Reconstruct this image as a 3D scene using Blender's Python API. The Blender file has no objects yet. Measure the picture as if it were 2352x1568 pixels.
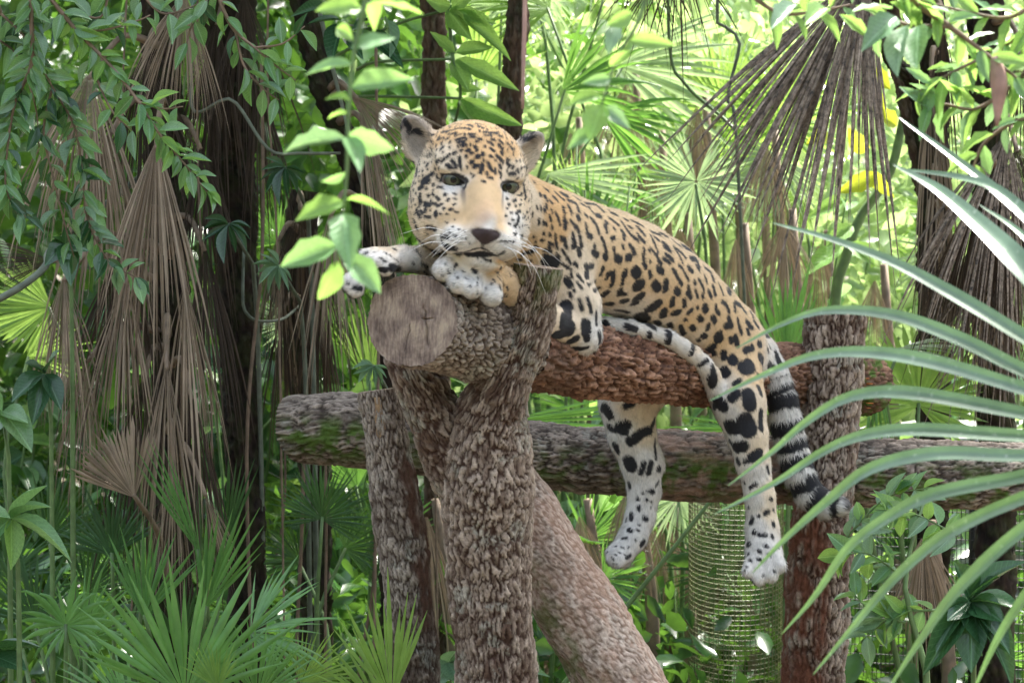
import bpy, math, random
import numpy as np
from mathutils import Vector, Matrix
from mathutils.bvhtree import BVHTree

# ------------------------------------------------------------------ camera, sky, sun, exposure
scene = bpy.context.scene
FPX = 5802.0                      # focal length in units of a 2352 px wide picture (55 mm on a 22.3 mm sensor)
CAM = Vector((0, 0, 1.6))
PITCH = math.atan((784 - 520) / FPX)
cam_data = bpy.data.cameras.new('camera')
cam = bpy.data.objects.new('camera', cam_data)
scene.collection.objects.link(cam)
cam.location = CAM
cam.rotation_euler = (math.radians(90) - PITCH, 0, 0)
cam_data.sensor_width = 22.3
cam_data.lens = 55.0
cam_data.clip_start = 0.05
cam_data.clip_end = 400
cam_data.dof.use_dof = True
cam_data.dof.focus_distance = 5.15
cam_data.dof.aperture_fstop = 5.6
scene.camera = cam

SUN_EL, SUN_AZ = math.radians(62), math.radians(30)      # behind the thicket, a little to its far side
world = bpy.data.worlds.new('World'); scene.world = world; world.use_nodes = True
wn, wl = world.node_tree.nodes, world.node_tree.links
sky = wn.new('ShaderNodeTexSky'); sky.sky_type = 'NISHITA'; sky.sun_disc = False
sky.sun_elevation = SUN_EL; sky.sun_rotation = SUN_AZ
sky.dust_density = 4.0; sky.air_density = 1.0
hsv = wn.new('ShaderNodeHueSaturation'); hsv.inputs['Saturation'].default_value = 0.6   # thin bright cloud
bg = wn['Background']; bg.inputs['Strength'].default_value = 0.15
wl.new(sky.outputs[0], hsv.inputs['Color']); wl.new(hsv.outputs[0], bg.inputs['Color'])
sd = bpy.data.lights.new('sun', 'SUN'); sd.energy = 4.2; sd.angle = math.radians(12); sd.color = (1.0, 0.96, 0.88)
sun = bpy.data.objects.new('sun', sd); scene.collection.objects.link(sun)
_dir = Vector((math.sin(SUN_AZ) * math.cos(SUN_EL), math.cos(SUN_AZ) * math.cos(SUN_EL), math.sin(SUN_EL)))
sun.rotation_euler = _dir.to_track_quat('Z', 'Y').to_euler()
sun.location = _dir * 30
scene.view_settings.view_transform = 'Standard'
scene.view_settings.look = 'None'
scene.view_settings.exposure = 2.32
scene.view_settings.gamma = 1.0
scene.view_settings.use_curve_mapping = False
scene.cycles.max_bounces = 7
scene.cycles.transparent_max_bounces = 6
scene.cycles.transmission_bounces = 5
scene.cycles.sample_clamp_indirect = 6.0

# ------------------------------------------------------------------ helpers
FWD = Vector((0, math.cos(PITCH), -math.sin(PITCH)))
UP = Vector((0, math.sin(PITCH), math.cos(PITCH)))
RIGHT = Vector((1, 0, 0))
def P(u, v, d):
    """world point that lies d metres in front of the camera, seen at (u, v) of the 2352 x 1568 picture"""
    return CAM + RIGHT * ((u - 1176) / FPX * d) + UP * (-(v - 784) / FPX * d) + FWD * d
def px(n, d): return n * d / FPX
COL = scene.collection
def mesh_obj(name, verts, faces, mat=None, parent=None, smooth=True, uvs=None, matrix=None):
    me = bpy.data.meshes.new(name)
    verts = np.asarray(verts, dtype=np.float32).reshape(-1, 3)
    if isinstance(faces, np.ndarray):
        k = faces.shape[1]
        me.vertices.add(len(verts)); me.vertices.foreach_set('co', verts.ravel())
        me.loops.add(faces.size); me.loops.foreach_set('vertex_index', faces.astype(np.int32).ravel())
        me.polygons.add(len(faces))
        me.polygons.foreach_set('loop_start', np.arange(0, faces.size, k, dtype=np.int32))
        me.polygons.foreach_set('loop_total', np.full(len(faces), k, dtype=np.int32))
        me.update(calc_edges=True)
    else:
        me.from_pydata([tuple(map(float, v)) for v in verts], [], faces)
        me.update()
    if smooth and len(me.polygons):
        me.polygons.foreach_set('use_smooth', np.ones(len(me.polygons), dtype=bool))
    if uvs is not None:
        uvs = np.asarray(uvs, dtype=np.float32)
        lay = me.uv_layers.new(name='UVMap')
        li = np.empty(len(me.loops), dtype=np.int32); me.loops.foreach_get('vertex_index', li)
        lay.data.foreach_set('uv', uvs[li].ravel())
    if mat: me.materials.append(mat)
    o = bpy.data.objects.new(name, me); COL.objects.link(o)
    if matrix is not None: o.matrix_world = matrix
    if parent: o.parent = parent
    return o
def add_attr(o, name, arr):
    arr = np.asarray(arr, dtype=np.float32)
    if arr.ndim == 1:
        a = o.data.attributes.new(name, 'FLOAT', 'POINT'); a.data.foreach_set('value', arr)
    else:
        a = o.data.attributes.new(name, 'FLOAT_COLOR' if arr.shape[1] == 4 else 'FLOAT_VECTOR', 'POINT')
        a.data.foreach_set('color' if arr.shape[1] == 4 else 'vector', arr.ravel())
def thing(name, label, cat, group=None, loc=None):
    o = bpy.data.objects.new(name, None); COL.objects.link(o)
    o.empty_display_size = 0.1
    return tag(o, label, cat, group)
def tag(o, label=None, cat=None, group=None, kind=None):
    if label: o['label'] = label
    if cat: o['category'] = cat
    if group: o['group'] = group
    if kind: o['kind'] = kind
    return o

# lattice noise in numpy
def _hash(ix, iy, iz, seed):
    h = (ix.astype(np.int64) * 374761393 + iy.astype(np.int64) * 668265263 + iz.astype(np.int64) * 2147483647 + seed * 974711) & 0xffffffff
    h = ((h ^ (h >> 13)) * 1274126177) & 0xffffffff
    h = ((h ^ (h >> 16)) * 2246822519) & 0xffffffff
    return ((h ^ (h >> 15)) & 0xffffff) / float(0xffffff)
def vnoise(p, seed=0):
    p = np.asarray(p, dtype=np.float64); i = np.floor(p); f = p - i; f = f * f * (3 - 2 * f); i = i.astype(np.int64)
    r = 0.0
    for dx in (0, 1):
        wx = f[:, 0] if dx else 1 - f[:, 0]
        for dy in (0, 1):
            wy = f[:, 1] if dy else 1 - f[:, 1]
            for dz in (0, 1):
                wz = f[:, 2] if dz else 1 - f[:, 2]
                r = r + wx * wy * wz * _hash(i[:, 0] + dx, i[:, 1] + dy, i[:, 2] + dz, seed)
    return r
def fbm(p, octaves=4, seed=0):
    p = np.asarray(p, dtype=np.float64); a, s, t = 0.5, 0.0, 0.0
    for k in range(octaves):
        s = s + a * vnoise(p, seed + k * 17); t += a; p = p * 2.03 + 11.3; a *= 0.5
    return s / t
def cells(x, y, period, seed):
    """cell pattern on a strip that closes on itself after `period` cells in x: F1, F2 and a random value of the cell"""
    ix, iy = np.floor(x).astype(np.int64), np.floor(y).astype(np.int64)
    f1 = np.full(x.shape, 9.0); f2 = np.full(x.shape, 9.0); cid = np.zeros(x.shape)
    for dx in (-1, 0, 1):
        for dy in (-1, 0, 1):
            cx, cy = ix + dx, iy + dy; cm = np.mod(cx, period)
            jx = cx + 0.1 + 0.8 * _hash(cm, cy, cm * 0, seed); jy = cy + 0.1 + 0.8 * _hash(cm, cy, cm * 0 + 1, seed)
            d = np.hypot(x - jx, y - jy)
            near = d < f1
            f2 = np.where(near, f1, np.minimum(f2, d)); f1 = np.where(near, d, f1)
            cid = np.where(near, _hash(cm, cy, cm * 0 + 2, seed), cid)
    return f1, f2, cid
def sstep(a, b, x):
    t = np.clip((x - a) / (b - a), 0, 1); return t * t * (3 - 2 * t)
def spline(pts, n):
    """Catmull-Rom through rows of `pts` (any width), n samples evenly spread over their length"""
    p = np.asarray(pts, dtype=np.float64)
    if len(p) == 2:
        t = np.linspace(0, 1, n)[:, None]; return p[0] * (1 - t) + p[1] * t
    q = np.vstack([2 * p[0] - p[1], p, 2 * p[-1] - p[-2]]); out = []
    for i in range(1, len(q) - 2):
        t = np.linspace(0, 1, 24, endpoint=False)[:, None]
        a, b, c, d = q[i - 1], q[i], q[i + 1], q[i + 2]
        out.append(0.5 * (2 * b + (c - a) * t + (2 * a - 5 * b + 4 * c - d) * t**2 + (3 * b - a - 3 * c + d) * t**3))
    s = np.vstack(out + [p[-1:]])
    L = np.concatenate([[0], np.cumsum(np.linalg.norm(np.diff(s[:, :3], axis=0), axis=1))])
    u = np.linspace(0, L[-1], n)
    return np.stack([np.interp(u, L, s[:, k]) for k in range(s.shape[1])], axis=1)
def frames(c):
    t = np.gradient(c, axis=0); t /= np.linalg.norm(t, axis=1)[:, None] + 1e-12
    ref = np.array([0, 0, 1.0]) if abs(t[0, 2]) < 0.8 else np.array([0, -1.0, 0])
    a = np.cross(t[0], ref); a /= np.linalg.norm(a); A = [a]
    for k in range(1, len(c)):
        a = A[-1] - t[k] * np.dot(A[-1], t[k]); A.append(a / np.linalg.norm(a))
    A = np.array(A); return t, A, np.cross(t, A)
def grid_faces(rows, cols, wrap=False):
    r = np.arange(rows - 1)[:, None]; c = np.arange(cols if wrap else cols - 1)[None, :]; c2 = (c + 1) % cols
    return np.stack([r * cols + c, r * cols + c2, (r + 1) * cols + c2, (r + 1) * cols + c], axis=-1).reshape(-1, 4)
def tube(pts, radii, n=None, around=8):
    """verts, faces of a swept tube with closed tips; radii one per control point"""
    p = np.hstack([np.asarray([tuple(q) for q in pts], dtype=float), np.asarray(radii, dtype=float)[:, None]])
    s = spline(p, n or max(4, len(pts) * 4)); c, r = s[:, :3], s[:, 3]
    t, A, B = frames(c); th = np.linspace(0, 2 * np.pi, around, endpoint=False)
    v = c[:, None] + r[:, None, None] * (A[:, None] * np.cos(th)[None, :, None] + B[:, None] * np.sin(th)[None, :, None])
    v = v.reshape(-1, 3); f = grid_faces(len(c), around, True).tolist(); k = len(c)
    f.append(list(range(around))[::-1]); f.append([(k - 1) * around + j for j in range(around)])
    return v, f
def tube_obj(name, pts, radii, mat, parent=None, n=None, around=8):
    v, f = tube(pts, radii, n, around); return mesh_obj(name, v, f, mat, parent)

# ------------------------------------------------------------------ material helpers
def new_mat(name):
    m = bpy.data.materials.new(name); m.use_nodes = True; nt = m.node_tree
    return m, nt.nodes, nt.links, nt.nodes['Principled BSDF']
def node(nodes, t, **kw):
    n = nodes.new(t)
    for k, v in kw.items():
        if k in n.inputs: n.inputs[k].default_value = v
        else: setattr(n, k, v)
    return n
def ramp(nodes, stops, mode='LINEAR'):
    r = nodes.new('ShaderNodeValToRGB'); r.color_ramp.interpolation = mode
    e = r.color_ramp.elements
    while len(e) < len(stops): e.new(0.5)
    for q, (pos, c) in zip(e, stops):
        q.position = pos; q.color = (*c, 1) if len(c) == 3 else c
    return r
def mixc(nodes, links, fac, a, b, blend='MIX'):
    m = nodes.new('ShaderNodeMix'); m.data_type = 'RGBA'; m.blend_type = blend
    for sock, val in ((m.inputs[0], fac), (m.inputs[6], a), (m.inputs[7], b)):
        if hasattr(val, 'is_output'): links.new(val, sock)
        elif isinstance(val, (tuple, list)): sock.default_value = (*val, 1) if len(val) == 3 else val
        else: sock.default_value = val
    return m.outputs[2]
# ------------------------------------------------------------------ bark and cut wood
def bark_mat(name, plate_a, plate_b, crack, moss=0.0, red=None, lichen=0.3, lich_col=(0.42, 0.46, 0.40), rough=0.9):
    m, N, L, B = new_mat(name)
    a = node(N, 'ShaderNodeAttribute', attribute_name='bark')       # r plate tone, g groove, b worn patch, a moss
    sp = node(N, 'ShaderNodeSeparateColor'); L.new(a.outputs['Color'], sp.inputs[0])
    tc = node(N, 'ShaderNodeTexCoord')
    n1 = node(N, 'ShaderNodeTexNoise', Scale=70.0, Detail=6.0, Roughness=0.7); L.new(tc.outputs['Object'], n1.inputs['Vector'])
    n2 = node(N, 'ShaderNodeTexNoise', Scale=14.0, Detail=5.0, Roughness=0.65); L.new(tc.outputs['Object'], n2.inputs['Vector'])
    n3 = node(N, 'ShaderNodeTexNoise', Scale=320.0, Detail=3.0, Roughness=0.7); L.new(tc.outputs['Object'], n3.inputs['Vector'])
    c = mixc(N, L, sp.outputs[0], plate_a, plate_b)
    r2 = ramp(N, [(0.30, (0.62, 0.60, 0.58)), (0.70, (1.28, 1.27, 1.25))]); L.new(n1.outputs[0], r2.inputs[0])
    c = mixc(N, L, 1.0, c, r2.outputs[0], 'MULTIPLY')
    rl = ramp(N, [(0.60 - 0.1 * lichen, (0, 0, 0)), (0.64 - 0.06 * lichen, (1, 1, 1))]); L.new(n2.outputs[0], rl.inputs[0])
    ml = node(N, 'ShaderNodeMath', operation='MULTIPLY'); L.new(rl.outputs[0], ml.inputs[0]); ml.inputs[1].default_value = lichen
    c = mixc(N, L, ml.outputs[0], c, lich_col)
    c = mixc(N, L, sp.outputs[1], c, crack)  # inner bark tone in the grooves, darkened further as painted crevice shade
    if red: c = mixc(N, L, sp.outputs[2], c, red)
    c = mixc(N, L, a.outputs['Alpha'], c, (0.075, 0.125, 0.022))
    r3 = ramp(N, [(0.3, (0.75, 0.75, 0.75)), (0.7, (1.2, 1.2, 1.2))]); L.new(n3.outputs[0], r3.inputs[0])
    c = mixc(N, L, 1.0, c, r3.outputs[0], 'MULTIPLY')
    L.new(c, B.inputs['Base Color']); B.inputs['Roughness'].default_value = rough; B.inputs['Specular IOR Level'].default_value = 0.25
    bm = node(N, 'ShaderNodeBump', Strength=0.6, Distance=0.0012); L.new(n1.outputs[0], bm.inputs['Height'])
    b2 = node(N, 'ShaderNodeBump', Strength=0.6, Distance=0.0015); L.new(n3.outputs[0], b2.inputs['Height']); L.new(bm.outputs[0], b2.inputs['Normal'])
    L.new(b2.outputs[0], B.inputs['Normal'])
    return m
def bark_tube(name, pts, radii, mat, parent, step=0.004, around=150, plate=0.022, stretch=2.6, depth=0.007, seed=0, lump=0.006, moss=None, red=None, strip=0.0, bend=0.0):
    """swept log with plated, cracked bark; moss and red: functions of (theta, s, world xyz) giving 0..1"""
    p = np.hstack([np.array([tuple(q) for q in pts]), np.array(radii)[:, None]])
    Ltot = np.linalg.norm(np.diff(p[:, :3], axis=0), axis=1).sum(); rows = max(8, int(Ltot / step))
    s = spline(p, rows); c, r = s[:, :3], s[:, 3]; t, A, Bn = frames(c)
    th = np.linspace(0, 2 * np.pi, around, endpoint=False); TH, S = np.meshgrid(th, np.linspace(0, Ltot, rows)); R = np.repeat(r[:, None], around, axis=1)
    nrm = A[:, None] * np.cos(th)[None, :, None] + Bn[:, None] * np.sin(th)[None, :, None]
    base = c[:, None] + R[..., None] * nrm
    q = np.stack([np.cos(TH), np.sin(TH), S / 0.06], axis=-1).reshape(-1, 3)
    cyl = np.stack([np.cos(TH) * r.mean(), np.sin(TH) * r.mean(), S], axis=-1).reshape(-1, 3)
    wx = (fbm(cyl * 38, 3, seed) - 0.5); wy = (fbm(cyl * 38, 3, seed + 7) - 0.5)
    period = max(6, int(round(2 * np.pi * r.mean() / plate)))
    wx2 = (fbm(cyl * 110, 2, seed + 8) - 0.5); X = TH.ravel() / (2 * np.pi) * period + (wx * 0.026 + wx2 * 0.006) / plate + bend * S.ravel() / plate * 0.3; Y = S.ravel() / (plate * stretch) + wy * 0.9 + wx2 * 0.25
    f1, f2, cid = cells(X, Y, period, seed + 3)
    g1, g2, cid2 = cells(X + 0.37, Y * 3.1 + 0.11 + wx * 1.5, period, seed + 5)
    edge = f2 - f1; crack = 1 - sstep(0.06, 0.30, edge); fine = 1 - sstep(0.04, 0.22, g2 - g1)
    endf = np.clip(S.ravel() / 0.014, 0.3, 1) * np.clip((Ltot - S.ravel()) / 0.014, 0.3, 1); h = depth * (0.55 * cid + 0.45 * cid2 - 1.0 * crack - 0.45 * fine) * endf + (fbm(cyl * 16, 3, seed + 1) - 0.5) * lump * 2.4 + (fbm(cyl * np.array((170, 170, 60.0)), 2, seed + 2) - 0.5) * depth * 0.4
    if strip:                                                # fibrous bark: long shreds along the grain
        fib = fbm(np.stack([cyl[:, 0] * 150, cyl[:, 1] * 150, cyl[:, 2] * 16], axis=1), 3, seed + 9); h += (fib - 0.5) * depth * 2.2 * strip
    V = base.reshape(-1, 3) + nrm.reshape(-1, 3) * h[:, None]
    f = grid_faces(rows, around, True)
    o = mesh_obj(name, V, f[:, ::-1], mat, parent)
    z = np.zeros(len(V)); W = base.reshape(-1, 3); Nn = nrm.reshape(-1, 3)
    mo = np.clip(moss(TH.ravel(), S.ravel(), W, Nn), 0, 1) if moss else z; re = np.clip(red(TH.ravel(), S.ravel(), W, Nn), 0, 1) if red else z
    mo = mo * sstep(0.40, 0.62, fbm(cyl * 45, 4, seed + 12)); re = np.clip(re, 0, 1) * sstep(0.36, 0.60, 0.5 * fbm(cyl * 22, 3, seed + 14) + 0.5 * fbm(cyl * np.array((90, 90, 18.0)), 3, seed + 15))
    tone = np.clip((cid * 0.75 + cid2 * 0.35 + (fbm(cyl * 7, 2, seed + 4) - 0.5) * 1.2 - 0.5) * 1.25 + 0.5, 0, 1)
    add_attr(o, 'bark', np.stack([tone, np.clip(crack * 0.95 + 0.35 * fine, 0, 1), re, mo], axis=1))
    return o, (c, r, t, A, Bn, V.reshape(rows, around, 3))
def wood_end_mat(name, cols, grain_axis=None):
    m, N, L, B = new_mat(name); tc = node(N, 'ShaderNodeTexCoord')
    mp = node(N, 'ShaderNodeMapping'); mp.inputs['Scale'].default_value = (1.0, 1.0, 0.18); L.new(tc.outputs['UV'], mp.inputs[0])
    mp.inputs['Scale'].default_value = (9, 1.6, 1)
    n0 = node(N, 'ShaderNodeTexNoise', Scale=2.2, Detail=8.0, Roughness=0.65); L.new(mp.outputs[0], n0.inputs['Vector'])
    n1 = node(N, 'ShaderNodeTexNoise', Scale=2.0, Detail=4.0); L.new(tc.outputs['UV'], n1.inputs['Vector'])
    r0 = ramp(N, [(0.25, cols[0]), (0.45, cols[1]), (0.62, cols[2]), (0.8, cols[3])])
    ad = node(N, 'ShaderNodeMath', operation='ADD'); sb = node(N, 'ShaderNodeMath', operation='MULTIPLY_ADD'); sb.inputs[1].default_value = 1.3; sb.inputs[2].default_value = -0.65
    L.new(n1.outputs[0], sb.inputs[0]); L.new(n0.outputs[0], ad.inputs[0]); L.new(sb.outputs[0], ad.inputs[1]); L.new(ad.outputs[0], r0.inputs[0])
    sx = node(N, 'ShaderNodeVectorMath', operation='LENGTH'); L.new(tc.outputs['UV'], sx.inputs[0])
    rg = node(N, 'ShaderNodeMath', operation='MULTIPLY_ADD'); rg.inputs[1].default_value = 70.0; L.new(sx.outputs['Value'], rg.inputs[0])
    nn = node(N, 'ShaderNodeTexNoise', Scale=3.0, Detail=3.0); L.new(tc.outputs['UV'], nn.inputs['Vector'])
    mm = node(N, 'ShaderNodeMath', operation='MULTIPLY'); mm.inputs[1].default_value = 30.0; L.new(nn.outputs[0], mm.inputs[0]); L.new(mm.outputs[0], rg.inputs[2])
    sn = node(N, 'ShaderNodeMath', operation='SINE'); L.new(rg.outputs[0], sn.inputs[0])
    rr = ramp(N, [(0.0, (0.93, 0.93, 0.93)), (1.0, (1.04, 1.04, 1.04))]); L.new(sn.outputs[0], rr.inputs[0])
    c = mixc(N, L, 1.0, r0.outputs[0], rr.outputs[0], 'MULTIPLY')
    L.new(c, B.inputs['Base Color']); B.inputs['Roughness'].default_value = 0.85
    bm = node(N, 'ShaderNodeBump', Strength=0.5, Distance=0.003); L.new(n0.outputs[0], bm.inputs['Height']); L.new(bm.outputs[0], B.inputs['Normal'])
    return m
def cut_face(parent, ring, mat, bulge=0.0, seed=0, cracks=(), inset=0.0):
    """closes a log with its sawn face: the rim follows the bark, saw marks and radial checks are cut in"""
    ring = np.asarray(ring); c = ring.mean(axis=0); n = len(ring); k = 44
    nrm = np.cross(ring[n // 4] - c, ring[0] - c); nrm /= np.linalg.norm(nrm)
    e0 = ring[0] - c; e0 /= np.linalg.norm(e0); up = np.array((0, 0, 1.0)); up -= nrm * (up @ nrm)
    up = up / np.linalg.norm(up) if np.linalg.norm(up) > 0.3 else e0
    rt = np.cross(up, nrm); R = np.linalg.norm(ring - c, axis=1).mean()
    f = np.linspace(1, 0.0, k) ** 0.8; V = (c + f[:, None, None] * (ring - c)[None]).reshape(-1, 3)
    q = np.stack([(V - c) @ rt, (V - c) @ up], axis=1) / R
    d = (fbm(np.stack([q[:, 0] * 14, q[:, 1] * 2.5, q[:, 0] * 0], axis=1), 3, seed) - 0.5) * 0.004
    for ang, r0, r1, wd in cracks:
        dirv = np.array((math.cos(ang), math.sin(ang))); a = q @ dirv; b = q @ np.array((-dirv[1], dirv[0])) + (0.30 if wd > 0.025 else 0.0) + (vnoise(np.stack([a * 9, a * 0, a * 0], axis=1), seed + 4) - 0.5) * 0.06
        d -= 0.007 * (1 - sstep(0, wd, np.abs(b))) * sstep(r0 - 0.05, r0 + 0.05, a) * (1 - sstep(r1 - 0.2, r1, a))
    rim = np.repeat(f, n) > 0.985
    V = V + nrm[None] * np.where(rim, 0, d - inset)[:, None]
    return mesh_obj('cut_face', V, grid_faces(k, n, True), mat, parent, uvs=q)

M_grey = bark_mat('bark_grey_plated', (0.11, 0.085, 0.068), (0.36, 0.31, 0.26), (0.045, 0.028, 0.020), red=(0.085, 0.045, 0.030), lichen=0.35)
M_trunk = bark_mat('bark_red_brown_plated', (0.10, 0.062, 0.043), (0.40, 0.325, 0.26), (0.042, 0.020, 0.013), red=(0.15, 0.060, 0.036), lichen=0.35, lich_col=(0.40, 0.43, 0.36))
M_red = bark_mat('bark_red_fibrous', (0.15, 0.070, 0.042), (0.37, 0.215, 0.145), (0.050, 0.022, 0.014), red=(0.12, 0.072, 0.05), lichen=0.05)
M_moss = bark_mat('bark_grey_mossy', (0.12, 0.095, 0.078), (0.36, 0.30, 0.25), (0.042, 0.030, 0.024), red=(0.33, 0.22, 0.165), lichen=0.25)
M_pale = bark_mat('bark_pale_smooth', (0.34, 0.26, 0.205), (0.54, 0.45, 0.38), (0.13, 0.085, 0.06), red=(0.36, 0.20, 0.13), lichen=0.2, lich_col=(0.5, 0.5, 0.44))
M_palm = bark_mat('bark_palm_dark', (0.013, 0.010, 0.008), (0.042, 0.032, 0.025), (0.007, 0.005, 0.004), red=(0.04, 0.02, 0.013), lichen=0.15, lich_col=(0.22, 0.27, 0.2))  # palm bark with the hollow's shade put into its near-black colour
M_end = wood_end_mat('sawn_end_grey', [(0.10, 0.068, 0.052), (0.19, 0.138, 0.108), (0.29, 0.222, 0.168), (0.38, 0.30, 0.215)])
M_end2 = wood_end_mat('sawn_end_brown', [(0.12, 0.085, 0.06), (0.22, 0.16, 0.115), (0.32, 0.25, 0.18), (0.42, 0.34, 0.25)])
def top_side(TH, S, W, Nn): return sstep(0.0, 0.6, Nn[:, 2])
def low_side(TH, S, W, Nn): return 0.8 * sstep(0.5, -0.2, Nn[:, 2])
def xband(u0, u1, soft=60):
    def f(TH, S, W, Nn):
        u = 1176 + W[:, 0] / (W[:, 1]) * FPX
        return sstep(u0 - soft, u0 + soft, u) * (1 - sstep(u1 - soft, u1 + soft, u))
    return f

# upper log: grey cut end to the fore, red stripped bark along the back
log_u = thing('upper_log', 'thick bark log with sawn grey end that the jaguar lies on', 'log')
rows = [(945, 736, 4.52, 103), (1090, 768, 4.66, 103), (1180, 790, 4.78, 98), (1290, 815, 4.92, 92), (1400, 834, 5.06, 84), (1620, 852, 5.36, 77), (1800, 862, 5.60, 73), (2000, 884, 5.84, 66)]
b1 = [P(*r[:3]) for r in rows]; rr_ = [px(r[3], r[2]) for r in rows]
o, inf = bark_tube('bark', b1[:3], rr_[:3], M_grey, log_u, seed=11, depth=0.0055, plate=0.0105, stretch=2.6, around=190, step=0.0035)
front = inf[5][0]
# the saw cut runs obliquely: its face looks towards the path
ax = inf[2][0]; nf = np.array((-0.30, -0.93, 0.10)); nf /= np.linalg.norm(nf); c0 = front.mean(axis=0)
def oblique(co):
    s_ = ((co - c0) @ nf) / (ax @ nf); return co - s_[:, None] * ax[None]
v = np.empty(len(o.data.vertices) * 3, dtype=np.float32); o.data.vertices.foreach_get('co', v); v = v.reshape(-1, 3).astype(float)
wgt = np.repeat(np.clip(1 - np.linspace(0, 1, len(inf[0])) / 0.5, 0, 1), 190)
ringo = oblique(front); delta = np.tile(ringo - front, (len(inf[0]), 1)); v = v + delta * wgt[:, None]
o.data.vertices.foreach_set('co', v.astype(np.float32).ravel()); o.data.update()
cut_face(log_u, ringo, M_end, seed=2, cracks=((1.72, -0.6, 0.35, 0.030), (0.15, 0.25, 0.55, 0.020), (-1.75, 0.1, 0.8, 0.014)))
bark_tube('bark', b1[2:], [r * 0.995 for r in rr_[2:]], M_red, log_u, seed=23, depth=0.0065, plate=0.012, stretch=4.5, strip=1.1, around=150, step=0.005, red=lambda TH, S, W, Nn: xband(1150, 1330, 40)(TH, S, W, Nn) * 0.8 + xband(1760, 2100)(TH, S, W, Nn) * 0.7, moss=xband(1960, 2080, 30))
# fork that carries it
fork = thing('forked_trunk', 'forked upright tree trunk holding the sawn log end in its crotch', 'trunk')
gz = P(1140, 1568, 4.74)
rows = [(1150, 2330, 4.74, 95), (1138, 1568, 4.74, 88), (1125, 1300, 4.74, 96), (1118, 1120, 4.73, 106), (1128, 960, 4.71, 84), (1165, 860, 4.68, 58), (1205, 770, 4.66, 52), (1228, 690, 4.655, 52), (1239, 612, 4.65, 54)]
o, inf = bark_tube('trunk', [P(*r[:3]) for r in rows], [px(r[3], r[2]) for r in rows], M_trunk, fork, seed=31, depth=0.0050, plate=0.0085, stretch=4.2, around=180, step=0.0045, strip=0.25, lump=0.007, red=lambda TH, S, W, Nn: 0.75 * sstep(1.05, 1.35, W[:, 2]) * (1 - sstep(1.36, 1.5, W[:, 2])) * sstep(-0.05, 0.02, P(1100, 900, 4.7).x + 0.03 - np.abs(W[:, 0] - P(1100, 900, 4.7).x)), moss=lambda TH, S, W, Nn: 0.45 * sstep(1.42, 1.5, W[:, 2]))
cut_face(fork, inf[5][-1][::-1], M_end2, seed=5)
rows = [(1090, 1150, 4.76, 70), (1040, 1030, 4.75, 76), (985, 930, 4.73, 60), (940, 850, 4.72, 47), (915, 800, 4.74, 42)]
bark_tube('branch', [P(*r[:3]) for r in rows], [px(r[3], r[2]) for r in rows], M_trunk, fork, seed=37, depth=0.0050, plate=0.0085, stretch=4.2, around=140, step=0.005, strip=0.2)
# cut-off stump beside it
stump = thing('cut_post', 'narrow leaning sawn post with a peeled strip of bark beside the fork', 'post')
rows = [(985, 2150, 5.0, 70), (952, 1568, 5.0, 58), (935, 1350, 5.0, 56), (915, 1180, 5.0, 58), (890, 1040, 5.0, 50), (877, 960, 5.0, 45), (868, 896, 5.0, 43)]
o, inf = bark_tube('trunk', [P(*r[:3]) for r in rows], [px(r[3], r[2]) for r in rows], M_grey, stump, seed=41, depth=0.0040, plate=0.009, stretch=4.0, around=130, step=0.005, red=lambda TH, S, W, Nn: 1.2 * sstep(0.0, 0.5, Nn[:, 0] - 0.1) * sstep(0.75, 0.85, W[:, 2]) * (1 - sstep(1.1, 1.22, W[:, 2])))
cut_face(stump, inf[5][-1][::-1], M_end2, seed=8)
m_peel, N, L, B = new_mat('peeled_wood'); tcx = node(N, 'ShaderNodeTexCoord'); nx_ = node(N, 'ShaderNodeTexNoise', Scale=60.0, Detail=5.0); L.new(tcx.outputs['Object'], nx_.inputs['Vector'])
rpx = ramp(N, [(0.3, (0.16, 0.09, 0.045)), (0.6, (0.33, 0.22, 0.12)), (0.8, (0.24, 0.15, 0.08))]); L.new(nx_.outputs[0], rpx.inputs[0]); L.new(rpx.outputs[0], B.inputs['Base Color']); B.inputs['Roughness'].default_value = 0.7
pw_ = []
for i, t in enumerate(np.linspace(0, 1, 14)):
    cx, cy = 866 + 16 * t, 912 + 128 * t; hw = 11 * math.sin(math.pi * min(1, max(0.0, t * 0.93 + 0.05))) ** 0.5 + 1
    for j in (-1, -0.5, 0, 0.5, 1): pw_.append(P(cx + j * hw + 1.5 * math.sin(t * 17 + j), cy, 5.0 - px(45 + 2.0 - 2.2 * j * j, 5.0)))
mesh_obj('peeled_strip', [tuple(q) for q in pw_], grid_faces(14, 5)[:, ::-1], m_peel, stump)
# lower cross log
log_l = thing('lower_log', 'long mossy horizontal log passing behind the posts and hanging legs', 'log')
rows = [(664, 992, 5.84, 60), (676, 988, 5.84, 72), (700, 986, 5.83, 78), (850, 990, 5.80, 82), (1230, 1043, 5.78, 74), (1550, 1069, 5.76, 78), (2000, 1084, 5.78, 77), (2352, 1096, 5.80, 78), (2700, 1108, 5.82, 78)]
o, inf = bark_tube('bark', [P(*r[:3]) for r in rows], [px(r[3], r[2]) for r in rows], M_moss, log_l, seed=53, depth=0.0055, plate=0.011, stretch=5.0, around=140, step=0.006, strip=0.35, moss=lambda TH, S, W, Nn: (0.7 + 0.5 * xband(600, 840)(TH, S, W, Nn) + 0.5 * xband(1500, 1760)(TH, S, W, Nn) + 0.35 * xband(2000, 2700)(TH, S, W, Nn)) * sstep(-0.9, -0.1, -np.abs(Nn[:, 2] + 0.25)) * (Nn[:, 1] < 0.2), red=xband(1490, 1800, 60))
cut_face(log_l, inf[5][0], M_end2, seed=9)
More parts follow.
